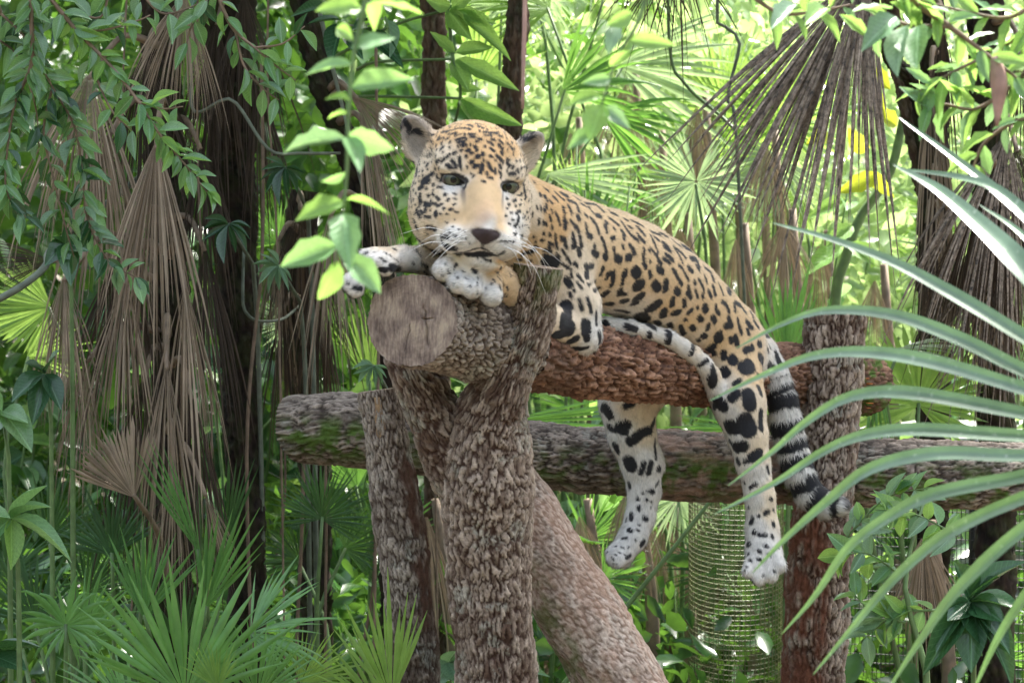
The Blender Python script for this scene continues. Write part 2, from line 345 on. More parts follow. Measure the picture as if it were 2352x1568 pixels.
# brace
brace = thing('leaning_brace_log', 'pale smooth log leaning diagonally behind the forked trunk', 'log')
rows = [(1120, 1080, 5.02, 84), (1200, 1190, 5.0, 88), (1310, 1370, 4.95, 92), (1425, 1568, 4.9, 96), (1830, 2250, 4.75, 100)]
bark_tube('bark', [P(*r[:3]) for r in rows], [px(r[3], r[2]) for r in rows], M_pale, brace, seed=61, depth=0.0022, plate=0.010, stretch=1.8, around=130, step=0.006, lump=0.008, moss=lambda TH, S, W, Nn: 0.6 * sstep(0.1, 0.8, -Nn[:, 0]) * sstep(0.2, 0.5, W[:, 2]), red=lambda TH, S, W, Nn: TH * 0 + 0.35)
# right post
post = thing('upright_post', 'thick sawn upright post with plated bark and shredded red lower side', 'post')
rows = [(1845, 2180, 5.6, 80), (1868, 1568, 5.6, 72), (1880, 1300, 5.6, 70), (1900, 1050, 5.6, 66), (1913, 880, 5.6, 66), (1918, 714, 5.6, 67)]
def lowred(TH, S, W, Nn): return sstep(0.0, 0.12, P(1850, 1100, 5.6).z - W[:, 2] + 0.02) * sstep(-0.3, 0.35, -Nn[:, 0] + 0.2)
o, inf = bark_tube('trunk', [P(*r[:3]) for r in rows], [px(r[3], r[2]) for r in rows], M_trunk, post, seed=71, depth=0.0065, plate=0.0110, stretch=3.8, around=150, step=0.005, strip=0.4, red=lambda a, b, c, d: 1.5 * lowred(a, b, c, d))
cut_face(post, inf[5][-1][::-1], M_end2, seed=13)
# orange bracket fungi on the log end
m_fungus, N, L, B = new_mat('orange_fungus'); B.inputs['Base Color'].default_value = (0.55, 0.16, 0.03, 1); B.inputs['Roughness'].default_value = 0.6
for i, (u, v) in enumerate(((1996, 880), (2004, 893), (2001, 912), (1998, 925), (2006, 902), (1994, 936), (1846, 872), (1990, 868), (1982, 896))):
    th = np.linspace(0, math.pi, 9); a = np.stack([np.cos(th), -np.sin(th), th * 0], axis=1); V_ = [(0, 0, 0.15)] + a.tolist() + [(0, 0, -0.25)] + (a * 0.96 + [0, 0, -0.18]).tolist()
    F_ = [(0, k + 1, k + 2) for k in range(8)] + [(10, k + 12, k + 11) for k in range(8)] + [(k + 1, k + 11, k + 12, k + 2) for k in range(8)]
    o = mesh_obj('bracket_fungus', V_, F_, m_fungus, None, smooth=False)
    w_ = px(9 - (i % 3) * 1.5, 5.7); o.matrix_world = Matrix.Translation(P(u, v, 5.72)) @ Matrix.Rotation(0.3 * math.sin(i * 3.1), 4, 'Y') @ Matrix.Diagonal((w_, w_ * 1.6, w_ * 0.5, 1)); o.parent = log_u
# ------------------------------------------------------------------ the jaguar: one implicit surface, meshed once
HD = 4.62                                                   # distance of the head
HS = HD / FPX
_rl, _yw = math.radians(7), math.radians(12)
HM = (Matrix.Rotation(_rl, 3, 'Y') @ Matrix.Rotation(_yw, 3, 'Z') @ Matrix(((1, 0, 0), (0, -1, 0), (0, 0, 1)))) # local x across, y out of the face, z up
HO = P(1084, 440, HD)
def H(x, y, z): return HO + HM @ Vector((x, y, z)) * HS
PRIM = []            # (kind, data..., k, op)
def cap(a, b, ra, rb, k=0.02, op=1): PRIM.append(('c', np.array(a), np.array(b), ra, rb, k, op))
def ell(c, r, M=None, k=0.02, op=1):
    PRIM.append(('e', np.array(c), np.array(r, dtype=float), np.eye(3) if M is None else np.array(M), k, op))
def hell(c, r, k=0.016, op=1, M=None):                      # ellipsoid in head space, px units
    A = np.array(HM) if M is None else np.array(HM) @ np.array(M)
    ell(H(*c), np.array(r) * HS, A, k, op)
def hcap(a, b, ra, rb, k=0.016, op=1): cap(H(*a), H(*b), ra * HS, rb * HS, k, op)
def chain(rows, k0=0.03, k=0.012):                          # rows of (u, v, depth, radius in px)
    for i in range(len(rows) - 1):
        a, b = rows[i], rows[i + 1]
        cap(P(*a[:3]), P(*b[:3]), px(a[3], a[2]), px(b[3], b[2]), k0 if i == 0 else k)
TRUNK = [(1130, 462, 4.76, 94), (1235, 535, 4.87, 112), (1330, 580, 4.98, 118), (1395, 598, 5.04, 116), (1450, 619, 5.10, 113), (1505, 650, 5.17, 109), (1560, 690, 5.24, 102), (1610, 732, 5.30, 95), (1655, 774, 5.36, 88), (1700, 822, 5.42, 74)]
chain(TRUNK, 0.02, 0.008)
ell(P(1270, 520, 4.95), np.array((60, 70, 70)) * px(1, 4.95), k=0.04)          # shoulder blade
cap(P(1030, 545, 4.78), P(1200, 600, 4.86), px(66, 4.78), px(90, 4.86), 0.04)  # throat and chest
NLEG = [(1662, 800, 5.35, 84), (1699, 930, 5.26, 60), (1717, 999, 5.25, 46), (1730, 1063, 5.25, 38), (1746, 1142, 5.25, 33.5), (1751, 1215, 5.25, 37), (1754, 1268, 5.235, 44)]
chain(NLEG, 0.04, 0.012)
FLEG = [(1600, 760, 5.46, 84), (1500, 850, 5.40, 74), (1442, 925, 5.36, 65), (1452, 1000, 5.36, 54), (1474, 1064, 5.36, 46), (1480, 1126, 5.36, 37), (1470, 1190, 5.35, 33), (1453, 1235, 5.33, 32), (1428, 1268, 5.30, 30)]
chain(FLEG, 0.04, 0.012)
cap(P(1500, 1040, 5.38), P(1512, 1072, 5.38), px(16, 5.38), px(14, 5.38), 0.02)   # point of the hock
NARM = [(1262, 590, 4.86, 76), (1318, 705, 4.85, 60), (1336, 768, 4.845, 42), (1250, 735, 4.76, 40), (1180, 668, 4.66, 38), (1135, 645, 4.61, 37), (1060, 628, 4.575, 36)]
chain(NARM, 0.04, 0.02)
FARM = [(1060, 560, 4.78, 70), (985, 600, 4.63, 33), (915, 594, 4.56, 28), (862, 592, 4.53, 25)]
chain(FARM, 0.03, 0.01)
STRIP = [(1372, 742, 5.03, 15), (1393, 745, 5.03, 17), (1443, 751, 5.05, 18), (1490, 762, 5.09, 18), (1534, 776, 5.12, 19), (1564, 796, 5.15, 20), (1591, 814, 5.18, 20), (1615, 836, 5.20, 20), (1632, 862, 5.22, 22), (1648, 900, 5.24, 24)]
chain(STRIP, 0.012, 0.008)
TAIL = [(1722, 775, 5.45, 38), (1752, 806, 5.46, 33), (1778, 855, 5.46, 32), (1798, 920, 5.46, 35), (1808, 980, 5.46, 37), (1822, 1040, 5.46, 36), (1836, 1088, 5.45, 35), (1858, 1134, 5.45, 34), (1894, 1158, 5.44, 32), (1928, 1162, 5.43, 24)]
chain(TAIL, 0.02, 0.006)
# toes
def toe(a, b, ra, rb, k=0.009): cap(P(*a), P(*b), px(ra, a[2]), px(rb, b[2]), k)
for (u0, v0), (u1, v1), r in (((1728, 1285), (1718, 1312), 15.5), ((1745, 1290), (1742, 1328), 17), ((1764, 1288), (1772, 1320), 17), ((1782, 1278), (1792, 1300), 15)):
    toe((u0, v0, 5.21), (u1, v1, 5.195), r + 1, r)
for (u0, v0, d0), (u1, v1, d1), r in (((1424, 1270, 5.29), (1406, 1282, 5.26), 17), ((1432, 1280, 5.28), (1416, 1292, 5.255), 15), ((1420, 1262, 5.30), (1402, 1270, 5.28), 15), ((1440, 1284, 5.31), (1432, 1294, 5.30), 13)):
    toe((u0, v0, d0), (u1, v1, d1), r, r - 1)
for (u0, v0, d0), (u1, v1, d1), r in (((1048, 612, 4.56), (1020, 620, 4.515), 31), ((1070, 628, 4.55), (1052, 652, 4.505), 27), ((1092, 634, 4.555), (1084, 664, 4.505), 27), ((1126, 648, 4.57), (1130, 680, 4.52), 29)):
    toe((u0, v0, d0), (u1, v1, d1), r, r - 3, 0.006)
for (u0, v0, d0), (u1, v1, d1), r in (((868, 588, 4.53), (838, 586, 4.52), 16), ((880, 594, 4.52), (858, 602, 4.50), 19), ((900, 600, 4.53), (886, 616, 4.51), 20), ((866, 606, 4.55), (808, 648, 4.525), 22), ((806, 650, 4.525), (818, 666, 4.52), 20)):
    toe((u0, v0, d0), (u1, v1, d1), r, r)
# head
hell((0, -30, 40), (126, 150, 124), 0.03)
hell((0, 45, 80), (88, 66, 68), 0.02)
for s in (-1, 1):
    hell((s * 86, 0, -38), (56, 85, 88), 0.025)
    hell((s * 68, 48, -88), (60, 68, 52), 0.02)
    hell((s * 58, 68, 60), (46, 32, 26), 0.018)
    hell((s * 66, 86, -22), (40, 28, 26), 0.014)
    hell((s * 52, 94, -62), (54, 54, 46), 0.02)
    hell((s * 62, 88, 42), (36, 21, 12), 0.012)
hcap((0, 78, 48), (4, 150, -60), 52, 43, 0.018)
for s in (-1, 1): hell((6 + s * 43, 128, -108), (52, 56, 43), 0.012)
hell((5, 146, -92), (50, 50, 36), 0.012)
hell((18, 92, -152), (60, 62, 32), 0.012)
hell((6, 172, -86), (41, 18, 16), 0.012)
hcap((6, 190, -88), (5, 184, -108), 13, 6, 0.005)
for s in (-1, 1):                                            # ears: flattened shells hollowed from the front
    e1 = Vector((s * 0.58, -0.12, 0.80)).normalized(); n = Vector((s * 0.62, 0.78, -0.1)); n = (n - e1 * n.dot(e1)).normalized(); e3 = e1.cross(n)
    M = Matrix((e1, n, e3)).transposed(); c = Vector((s * 116, -58, 90))
    hell(c, (52, 24, 46), 0.012, 1, M); hell(c + e1 * 42, (40, 15, 32), 0.014, 1, M)
    hell(c + n * 20 + e1 * 14, (50, 20, 34), 0.006, -1, M); hell(c + n * 13 + e1 * 42, (33, 12, 25), 0.006, -1, M)
for s in (-1, 1):
    hell((s * 64, 112, 18), (21.5, 30, 8.2), 0.003, -1)
    hell((s * 44, 112, 12), (9, 12, 5), 0.005, -1)
for a, b in (((-62, 112, -150), (-30, 154, -147)), ((-30, 154, -147), (5, 178, -133)), ((5, 178, -133), (40, 154, -148)), ((40, 154, -148), (72, 112, -152))):
    hcap(a, b, 7, 7, 0.006, -1)
hcap((5, 192, -106), (5, 182, -134), 4, 4, 0.004, -1)
for s in (-1, 1): hell((6 + s * 22, 196, -84), (8, 9, 4.5), 0.003, -1)

def eval_prim(p, X):
    if p[0] == 'c':
        _, a, b, ra, rb, k, op = p; ab = b - a
        t = np.clip(((X - a) @ ab) / (ab @ ab), 0, 1)
        return np.linalg.norm(X - a - t[..., None] * ab, axis=-1) - (ra + (rb - ra) * t)
    _, c, r, M, k, op = p; q = (X - c) @ M
    k0 = np.linalg.norm(q / r, axis=-1); k1 = np.linalg.norm(q / r**2, axis=-1)
    return np.where(k1 > 1e-9, k0 * (k0 - 1) / np.maximum(k1, 1e-9), -r.min())
def bounds(p):
    if p[0] == 'c': return np.minimum(p[1] - p[3], p[2] - p[4]), np.maximum(p[1] + p[3], p[2] + p[4])
    R = p[2].max(); return p[1] - R, p[1] + R
def mesh_prims(prims, h):
    lo = np.min([bounds(p)[0] for p in prims], axis=0) - 3 * h; hi = np.max([bounds(p)[1] for p in prims], axis=0) + 3 * h
    n = np.ceil((hi - lo) / h).astype(int) + 1
    G = np.full(n, 0.2, dtype=np.float32)
    for p in prims:
        k, op = p[-2], p[-1]; a, b = bounds(p); pad = k + 0.012
        i0 = np.clip(np.floor((a - pad - lo) / h).astype(int), 0, n); i1 = np.clip(np.ceil((b + pad - lo) / h).astype(int) + 1, 0, n)
        ax = [lo[q] + h * np.arange(i0[q], i1[q]) for q in range(3)]
        X = np.stack(np.meshgrid(*ax, indexing='ij'), axis=-1)
        d = eval_prim(p, X).astype(np.float32); sl = tuple(slice(i0[q], i1[q]) for q in range(3)); g = G[sl]
        if op > 0:
            w = np.maximum(k - np.abs(g - d), 0) / k; G[sl] = np.minimum(g, d) - w * w * k * 0.25
        else:
            d = -d; w = np.maximum(k - np.abs(g - d), 0) / k; G[sl] = np.maximum(g, d) + w * w * k * 0.25
    S = G < 0
    cnt = np.zeros(n - 1, dtype=np.int8)
    offs = [(x, y, z) for x in (0, 1) for y in (0, 1) for z in (0, 1)]
    for x, y, z in offs: cnt += S[x:n[0] - 1 + x, y:n[1] - 1 + y, z:n[2] - 1 + z]
    I = np.argwhere((cnt > 0) & (cnt < 8)); idx = np.full(n - 1, -1, dtype=np.int32); idx[tuple(I.T)] = np.arange(len(I))
    val = np.stack([G[I[:, 0] + x, I[:, 1] + y, I[:, 2] + z] for x, y, z in offs], axis=1)
    acc = np.zeros((len(I), 3)); m = np.zeros(len(I)); O = np.array(offs, dtype=float)
    for i in range(8):
        for j in range(i + 1, 8):
            if np.abs(O[i] - O[j]).sum() != 1: continue
            va, vb = val[:, i], val[:, j]; cr = (va < 0) != (vb < 0)
            t = np.where(cr, va / np.where(cr, va - vb, 1), 0)
            acc += np.where(cr[:, None], O[i] + t[:, None] * (O[j] - O[i]), 0); m += cr
    V = lo + h * (I + acc / m[:, None]); F = []
    for ax in range(3):
        sl0 = [slice(None)] * 3; sl1 = [slice(None)] * 3; sl0[ax] = slice(0, -1); sl1[ax] = slice(1, None)
        E = np.argwhere(S[tuple(sl0)] != S[tuple(sl1)]); inside = S[tuple(E.T)]
        b, c = (ax + 1) % 3, (ax + 2) % 3; eb = np.eye(3, dtype=int)[b]; ec = np.eye(3, dtype=int)[c]
        q = np.stack([idx[tuple((E - eb - ec).T)], idx[tuple((E - ec).T)], idx[tuple(E.T)], idx[tuple((E - eb).T)]], axis=1)
        q[~inside] = q[~inside][:, ::-1]; F.append(q)
    F = np.vstack(F); F = F[(F >= 0).all(axis=1)]
    return V, F
JV, JF = mesh_prims(PRIM, 0.0034)
# a light relax that takes out the grid's facets
_e = np.vstack([JF[:, [0, 1]], JF[:, [1, 2]], JF[:, [2, 3]], JF[:, [3, 0]]])
for _ in range(3):
    s = np.zeros_like(JV); c = np.zeros(len(JV))
    for q in range(3): s[:, q] = np.bincount(_e[:, 0], JV[_e[:, 1], q], len(JV)) + np.bincount(_e[:, 1], JV[_e[:, 0], q], len(JV))
    c = np.bincount(_e[:, 0], minlength=len(JV)) + np.bincount(_e[:, 1], minlength=len(JV))
    JV = JV * 0.5 + 0.5 * s / np.maximum(c, 1)[:, None]
_fn = np.cross(JV[JF[:, 2]] - JV[JF[:, 0]], JV[JF[:, 3]] - JV[JF[:, 1]])
JN = np.zeros_like(JV)
for q in range(4):
    for k in range(3): JN[:, k] += np.bincount(JF[:, q], _fn[:, k], len(JV))
JN /= np.linalg.norm(JN, axis=1)[:, None] + 1e-12
BVH = BVHTree.FromPolygons([tuple(v) for v in JV], [tuple(f) for f in JF.tolist()])
def on_coat(u, v):
    """the point of the coat seen at (u, v): where a mark sits on the body"""
    d = (P(u, v, 5.0) - CAM).normalized(); r = BVH.ray_cast(CAM, d)
    if r[0] is not None: return np.array(r[0])
    q = BVH.find_nearest(P(u, v, 5.0 + (u - 1000) / 2000.0)); return np.array(q[0])

# coat: ground colours at control points, then the black marks and painted toe-crease shade (crop offset, crop scale, rows of radius + points)
TW, CR, WH, GY = (0.60, 0.42, 0.235), (0.64, 0.525, 0.38), (0.66, 0.63, 0.58), (0.42, 0.39, 0.35)
RT, PK = (0.58, 0.36, 0.165), (0.60, 0.43, 0.31)
ANCH = [(RT, (1085, 290), (1040, 305), (1130, 305), (1085, 340), (1120, 390), (1155, 350), (1010, 320), (1090, 375), (1180, 350)),
        (CR, (960, 390), (985, 370), (955, 450), (985, 470), (1000, 440), (1010, 350), (1190, 470), (1195, 380)),
        (CR, (1035, 375), (1170, 388), (1000, 400)), (CR, (1000, 455), (1010, 480), (1180, 470), (1050, 470), (1000, 505), (965, 480), (1020, 385), (1055, 380)), ((0.54, 0.38, 0.215), (985, 480), (1010, 500), (1035, 480), (1050, 500), (1185, 470), (1000, 440), (1085, 432), (1140, 445), (1090, 462), (1060, 470), (1070, 395), (1000, 395)), ((0.58, 0.44, 0.28), (950, 490), (985, 525), (960, 470), (970, 420), (1000, 470), (1190, 450)), (WH, (1030, 432), (1066, 412), (1160, 446), (1005, 548)),
        (TW, (1110, 430), (1080, 475), (1070, 500), (1060, 495), (1145, 480), (1150, 520), (1100, 450)),
        ((0.56, 0.38, 0.225), (1112, 470), (1100, 480)), (PK, (1115, 500)),
        (WH, (1040, 548), (1060, 562), (1130, 572), (1160, 562), (1085, 560), (1120, 603), (1095, 610), (1150, 545), (1125, 514), (1040, 530), (1190, 530), (1190, 500)),
        (CR, (920, 370), (930, 340), (1215, 360), (1235, 340), (960, 570), (980, 585), (1220, 440)), ((0.30, 0.26, 0.22), (908, 300), (1240, 310), (915, 285), (950, 330), (1225, 330), (935, 310)),
        (RT, (1240, 430), (1265, 490), (1285, 480), (1290, 540), (1280, 450)), (TW, (1240, 570), (1215, 560), (1225, 590)), (CR, (1230, 500), (1225, 470), (1250, 610), (1290, 600), (1310, 560), (1325, 590)),
        (TW, (1330, 500), (1400, 500), (1450, 560), (1500, 620), (1560, 640), (1620, 700), (1660, 780), (1700, 820), (1700, 730), (1420, 620), (1540, 700), (1580, 740), (1730, 860), (1660, 700)),
        (CR, (1390, 690), (1480, 738), (1550, 760), (1600, 800), (1650, 850), (1690, 900), (1720, 920), (1740, 980), (1350, 640), (1330, 700), (1320, 760), (1300, 720)),
        (WH, (1365, 800), (1372, 760), (1400, 746), (1420, 747), (1450, 752), (1500, 765), (1545, 785), (1575, 804), (1600, 825), (1625, 850), (1655, 900), (1680, 960), (1690, 1020), (1735, 1090), (1730, 1150), (1740, 1200), (1740, 1260), (1760, 1300), (1790, 1290), (1720, 1300)),
        (CR, (1755, 1000), (1745, 1040), (1770, 1130), (1765, 1180)),
        (WH, (1400, 960), (1440, 1000), (1470, 1050), (1480, 1100), (1470, 1180), (1440, 1240), (1410, 1270), (1400, 1290), (1450, 1270)), (CR, (1440, 930), (1490, 950), (1480, 1000)),
        (WH, (1780, 830), (1790, 900), (1800, 960), (1815, 1040), (1850, 1130), (1900, 1160)),
        (WH, (1020, 620), (1050, 640), (1080, 660), (1130, 680), (1100, 650), (880, 585), (860, 592), (835, 586), (920, 590), (800, 655), (950, 600)),
        (CR, (1040, 592), (1090, 615), (880, 570), (905, 575)), (TW, (1140, 635), (1160, 640), (1150, 620))]
_ap, _ac = [], []
for row in ANCH:
    for uv in row[1:]: _ap.append(on_coat(*uv)); _ac.append(row[0])
for (u, v, d, r), col in [(t, TW) for t in TRUNK[1:]]:           # the far flank and the belly
    _ap.append(np.array(P(u + 30, v - 10, d + px(r, d)))); _ac.append(col)
_ap, _ac = np.array(_ap), np.array(_ac)
JC = np.zeros((len(JV), 3))
for k in range(0, len(JV), 20000):
    d2 = ((JV[k:k + 20000, None] - _ap[None]) ** 2).sum(axis=2); w = 1 / (d2 + 1.2e-4) ** 2.2
    JC[k:k + 20000] = (w @ _ac) / w.sum(axis=1)[:, None]
CROPS = {'H': (1560, 460, 2.45), 'A': (2150, 740, 2.6133), 'B': (2600, 900, 2.6133), 'C': (2380, 1240, 2.6133), 'D': (2340, 1560, 2.12), 'E': (2780, 1300, 1.4519), 'F': (1360, 950, 3.36), 'G': (1900, 950, 3.136)}
MARKS = {'H': '''10 470 145 600 100;12 510 170 580 160;12 630 140 790 140;9 740 60 800 55;13 760 95 800 110;12 850 85 910 95;13 880 120 910 130;14 470 240 510 230;10 550 240 575 230;8 600 185 650 180;8 640 205 690 190
12 650 245 730 225;13 670 270 725 262;14 705 300 745 295;11 770 190 830 185;15 790 215 820 215;9 870 235 890 240;8 840 265 865 265;11 920 170 960 175;13 980 175 1050 180;11 1070 205 1100 215;9 930 200 990 200;11 1000 240 1030 250
9 1070 245 1105 280;12 1150 280 1195 330;9 965 265 1010 290;12 830 310 845 345;11 930 305 930 310;11 985 330 1015 350;12 1070 300 1100 330;14 1095 365 1100 380;9 690 350 710 350;12 750 350 775 345;12 790 375 810 375;12 905 375 910 390
17 850 415 865 405;12 985 400 995 410;14 1045 400 1090 440;9 1030 440 1035 445;16 795 470 805 460;20 830 505 840 500;8 918 440 920 450;16 905 490 890 560;15 960 470 985 520;12 985 520 1000 545;9 1030 530 1035 570;15 1080 500 1085 520
13 1070 560 1080 575;9 950 560 955 590;13 970 615 1000 620;8 795 575 800 580;10 820 595 810 610;7 910 650 935 655;7 1090 600 1085 620;16 455 465 470 455;18 360 495 365 490;10 515 450 580 390;12 625 380 645 370;18 560 490 580 500
14 610 450 640 490;10 580 515 640 515;6 480 520 475 540;9 680 420 690 500;18 500 335 515 320;9 400 400 420 395;8 400 270 410 270;8 390 205 430 195;20 265 510 260 590;20 330 640 420 575;26 320 660 370 650;20 290 715 320 700
20 225 685 230 670;11 460 600 465 615;10 490 645 500 640;12 470 710 505 710;8 425 680 425 690;10 375 790 385 795;9 415 770 430 790;11 455 805 480 830;13 540 775 545 780;8 560 840 575 825;18 290 800 300 860;20 345 880 395 880
18 345 920 355 945;11 410 860 480 890;11 525 915 530 920;22 445 965 450 975;16 260 935 300 1000;9 300 935 330 970;9 365 1000 400 1005;8 205 760 210 850;8 205 540 200 600;7 590 925 600 925;6 620 880 640 870;16 370 1095 450 1120
14 240 1040 270 1110;7 360 1160 370 1165;8 410 1240 420 1240;16 500 1190 570 1200;25 520 1260 570 1290;22 560 1310 640 1310;16 270 1210 320 1250;16 320 1250 480 1360;8 250 1330 300 1380;6 550 1050 560 1060;6 615 1095 620 1100
6 675 1120 680 1120;6 720 1135 722 1135;6 570 1140 620 1170;6 640 1185 650 1185;6 695 1195 705 1200;6 745 1210 748 1210;6 590 1220 600 1220;6 670 1245 675 1245;6 780 1250 783 1250;6 640 1020 640 1022;12 1170 580 1230 580
10 1245 540 1260 570;13 1310 680 1330 800;10 1255 700 1260 710;6 1190 775 1210 765;6 1250 790 1280 785;9 1210 850 1230 830;12 1255 950 1275 940;12 1245 1060 1265 1000;14 1220 1090 1240 1070;8 1310 1010 1325 990;9 1220 1170 1240 1150
10 1270 1195 1295 1185;7 1200 1250 1230 1230;6 1320 1250 1340 1250;12 1350 1340 1410 1330;5 1080 1240 1190 1235;12 1150 470 1170 500;9 1150 430 1165 440;9 1380 790 1385 800;8 1400 640 1410 660;9 1470 780 1475 790;12 1510 790 1540 840
9 1480 920 1485 930;10 1525 880 1520 940;7 1440 900 1445 920;7 1395 960 1385 990;7 1465 1030 1460 1070;8 1500 1060 1505 1070;8 1530 1050 1535 1080;8 1400 1190 1405 1200;9 1425 1245 1430 1240;8 1490 1225 1500 1230;7 1410 1290 1440 1290
7 1500 1160 1505 1160;10 1510 1320 1560 1330;8 1260 1415 1280 1420;8 1370 1430 1380 1430;12 1085 1500 1090 1505;6 1190 1470 1200 1480;10 505 588 560 585 640 578 695 600;9 515 600 560 655 620 672 685 662;9 695 600 698 670
9 1105 672 1150 652 1210 660 1250 672;9 1105 715 1150 728 1195 710 1235 680;9 1105 672 1105 715;22 150 60 200 150;26 200 160 320 175;16 1245 245 1350 200;9 690 1350 890 1300 1040 1380 1120 1340;7 910 1250 905 1300;26 760 1360 1000 1370
14 1300 255 1400 215;20 1290 250 1330 230;7 930 1420 990 1430;5 850 1410 852 1412;5 900 1440 902 1442''',
'A': '''9 70 30 110 60;8 30 90 40 110;9 80 110 95 160;9 130 160 150 190;12 165 120 210 170;7 35 230 40 260;7 70 240 75 280;8 140 260 150 290;8 90 200 100 240;9 125 320 135 370;9 190 290 235 410;10 265 230 280 300;16 280 350 290 450
7 15 360 20 400;7 60 380 65 400;8 90 390 95 420;8 145 430 155 460;7 65 500 70 510;8 125 505 135 525;7 185 520 190 560;8 245 540 250 580;12 280 560 300 660;8 190 580 205 660;7 35 575 50 580;9 70 680 140 690;7 120 600 170 630
8 120 640 130 660;6 60 730 110 730;7 200 720 230 750;8 260 680 290 730;9 250 820 350 880;10 310 760 350 820;8 345 930 360 960;9 420 940 480 1010;8 420 1020 460 1080;22 260 90 300 110;12 190 80 270 150;14 320 160 400 190
14 400 190 430 270;12 320 210 350 290;22 425 335 430 350;14 380 120 430 150;11 450 190 500 220;12 500 190 600 200;16 600 200 680 270;12 540 240 580 290;20 620 320 650 320;13 500 310 520 325;10 560 130 600 150;12 480 100 560 130
12 650 170 720 210;12 700 200 790 250;15 770 290 820 310;9 740 260 770 290;13 500 400 515 480;20 520 510 560 540;14 560 350 610 410;12 610 410 640 500;14 670 550 700 620;12 700 640 720 700;22 705 730 715 760;11 350 370 390 440
12 410 440 440 520;14 440 540 460 640;20 430 680 440 720;20 375 560 380 640;9 370 500 380 540;16 595 640 595 690;22 580 700 620 730;15 720 390 705 430;14 705 430 720 480;14 755 350 800 380;15 800 380 840 415;10 795 445 800 455
16 775 560 800 550;14 880 480 910 520;14 900 520 905 560;12 795 660 805 720;26 830 760 860 780;16 965 630 990 660;18 990 660 1010 710;26 940 760 960 760;11 890 635 892 650;12 875 380 910 430;10 920 450 970 520;11 975 520 1050 580
10 905 350 940 370;8 950 430 980 450;14 1040 440 1090 490;12 1090 490 1120 525;14 1050 520 1080 560;12 1080 560 1110 590;10 1050 400 1100 430;9 980 370 1040 400;18 500 850 580 845;24 515 880 515 950;16 680 870 660 930
20 740 930 790 915;18 790 920 785 1000;18 780 1020 770 1050;11 720 980 735 960;24 910 910 905 940;14 890 960 880 1040;22 860 1100 860 1140;14 880 1140 920 1140;34 1020 900 1040 930;40 1050 1050 1070 1045;13 530 1040 600 1010
13 590 1100 640 1080;28 690 1150 710 1130;22 720 1240 770 1245;24 890 1215 925 1210;32 1040 1180 1080 1160;24 1000 1240 1030 1230;14 1110 670 1110 720;10 1105 720 1110 780;16 1110 810 1130 860;16 1170 910 1180 960;8 1165 680 1175 690
9 1180 660 1230 720;10 1240 720 1260 780;16 1265 790 1290 820;16 1250 860 1290 880;22 1270 890 1300 900;7 1175 795 1178 805;12 1185 530 1215 600;10 1215 600 1260 700;10 1220 540 1270 580;16 1320 610 1360 650;14 1360 650 1385 690
11 1340 720 1400 780;11 1315 760 1370 800;28 1220 1030 1260 1080;24 1340 1010 1335 1090;22 1445 1090 1475 1130;22 1410 1190 1405 1250;16 1530 1200 1535 1260;40 1180 1290 1240 1250;24 1320 1310 1310 1370;24 1420 1340 1470 1330
44 1070 1360 1100 1400;18 1100 1430 1200 1480;20 810 1305 870 1310;18 870 1310 940 1330;24 750 1360 790 1380;16 850 1380 920 1400;16 660 1310 700 1310;20 1240 1420 1270 1450;14 390 820 410 840''',
'B': '''12 20 130 60 230;10 0 60 100 100;10 100 80 180 120;18 150 220 200 260;9 130 190 150 210;12 180 310 240 370;12 140 350 200 390;12 250 230 330 290;12 330 290 370 340;9 260 250 340 390;26 350 220 420 260;8 230 150 320 220
14 510 280 620 390;20 430 350 480 350;22 480 360 510 420;16 490 430 515 470;18 400 440 440 480;10 300 420 340 450;10 350 480 400 570;16 240 470 270 500;14 270 520 330 620;16 570 440 620 480;14 630 490 665 580;14 570 530 590 590
12 690 460 710 530;12 700 460 780 540;10 810 540 850 590;24 800 600 820 700;12 720 620 765 720;16 660 640 680 720;14 610 690 640 750;14 465 590 470 610;11 510 570 550 640;11 555 640 565 700;14 545 720 555 750;10 470 680 500 750
11 395 640 420 740;14 390 710 430 760;20 405 910 430 890;9 490 850 500 870;24 570 850 585 890;12 365 980 375 995;20 510 960 535 990;14 690 840 690 870;12 690 880 725 930;12 750 795 790 820;14 795 830 825 900;14 880 820 890 890
16 890 810 950 840;14 950 840 1000 910;10 890 660 920 730;12 930 740 980 800;8 950 680 1010 760;10 1020 800 1050 850;18 650 960 680 1010;16 610 1040 600 1090;18 820 970 840 1020;22 790 1050 850 1050;12 915 980 935 1080;14 940 1090 955 1130
10 1050 900 1080 980;14 1090 1010 1130 1060;20 1010 1010 1040 1040;16 1040 1060 1065 1070;16 1020 1100 1030 1130;18 435 1060 455 1090;16 320 1050 335 1100;16 335 1100 350 1140;18 200 1030 220 1070;32 715 1150 720 1190;20 555 1150 575 1170
14 500 1190 515 1210;16 840 1180 850 1220;20 890 1170 910 1240;28 610 1310 650 1270;24 640 1320 655 1340;22 770 1340 775 1380;30 860 1400 870 1420;22 1000 1310 1070 1280;30 1150 1380 1180 1430;24 1140 1240 1160 1250;44 990 1490 1040 1470;30 770 1520 790 1550''',
'C': '22 100 130 120 170;22 320 170 430 200;20 550 150 620 180;18 560 240 570 280;26 760 230 760 330;24 1010 350 1000 450;16 1090 570 1170 520;24 1230 590 1240 760',
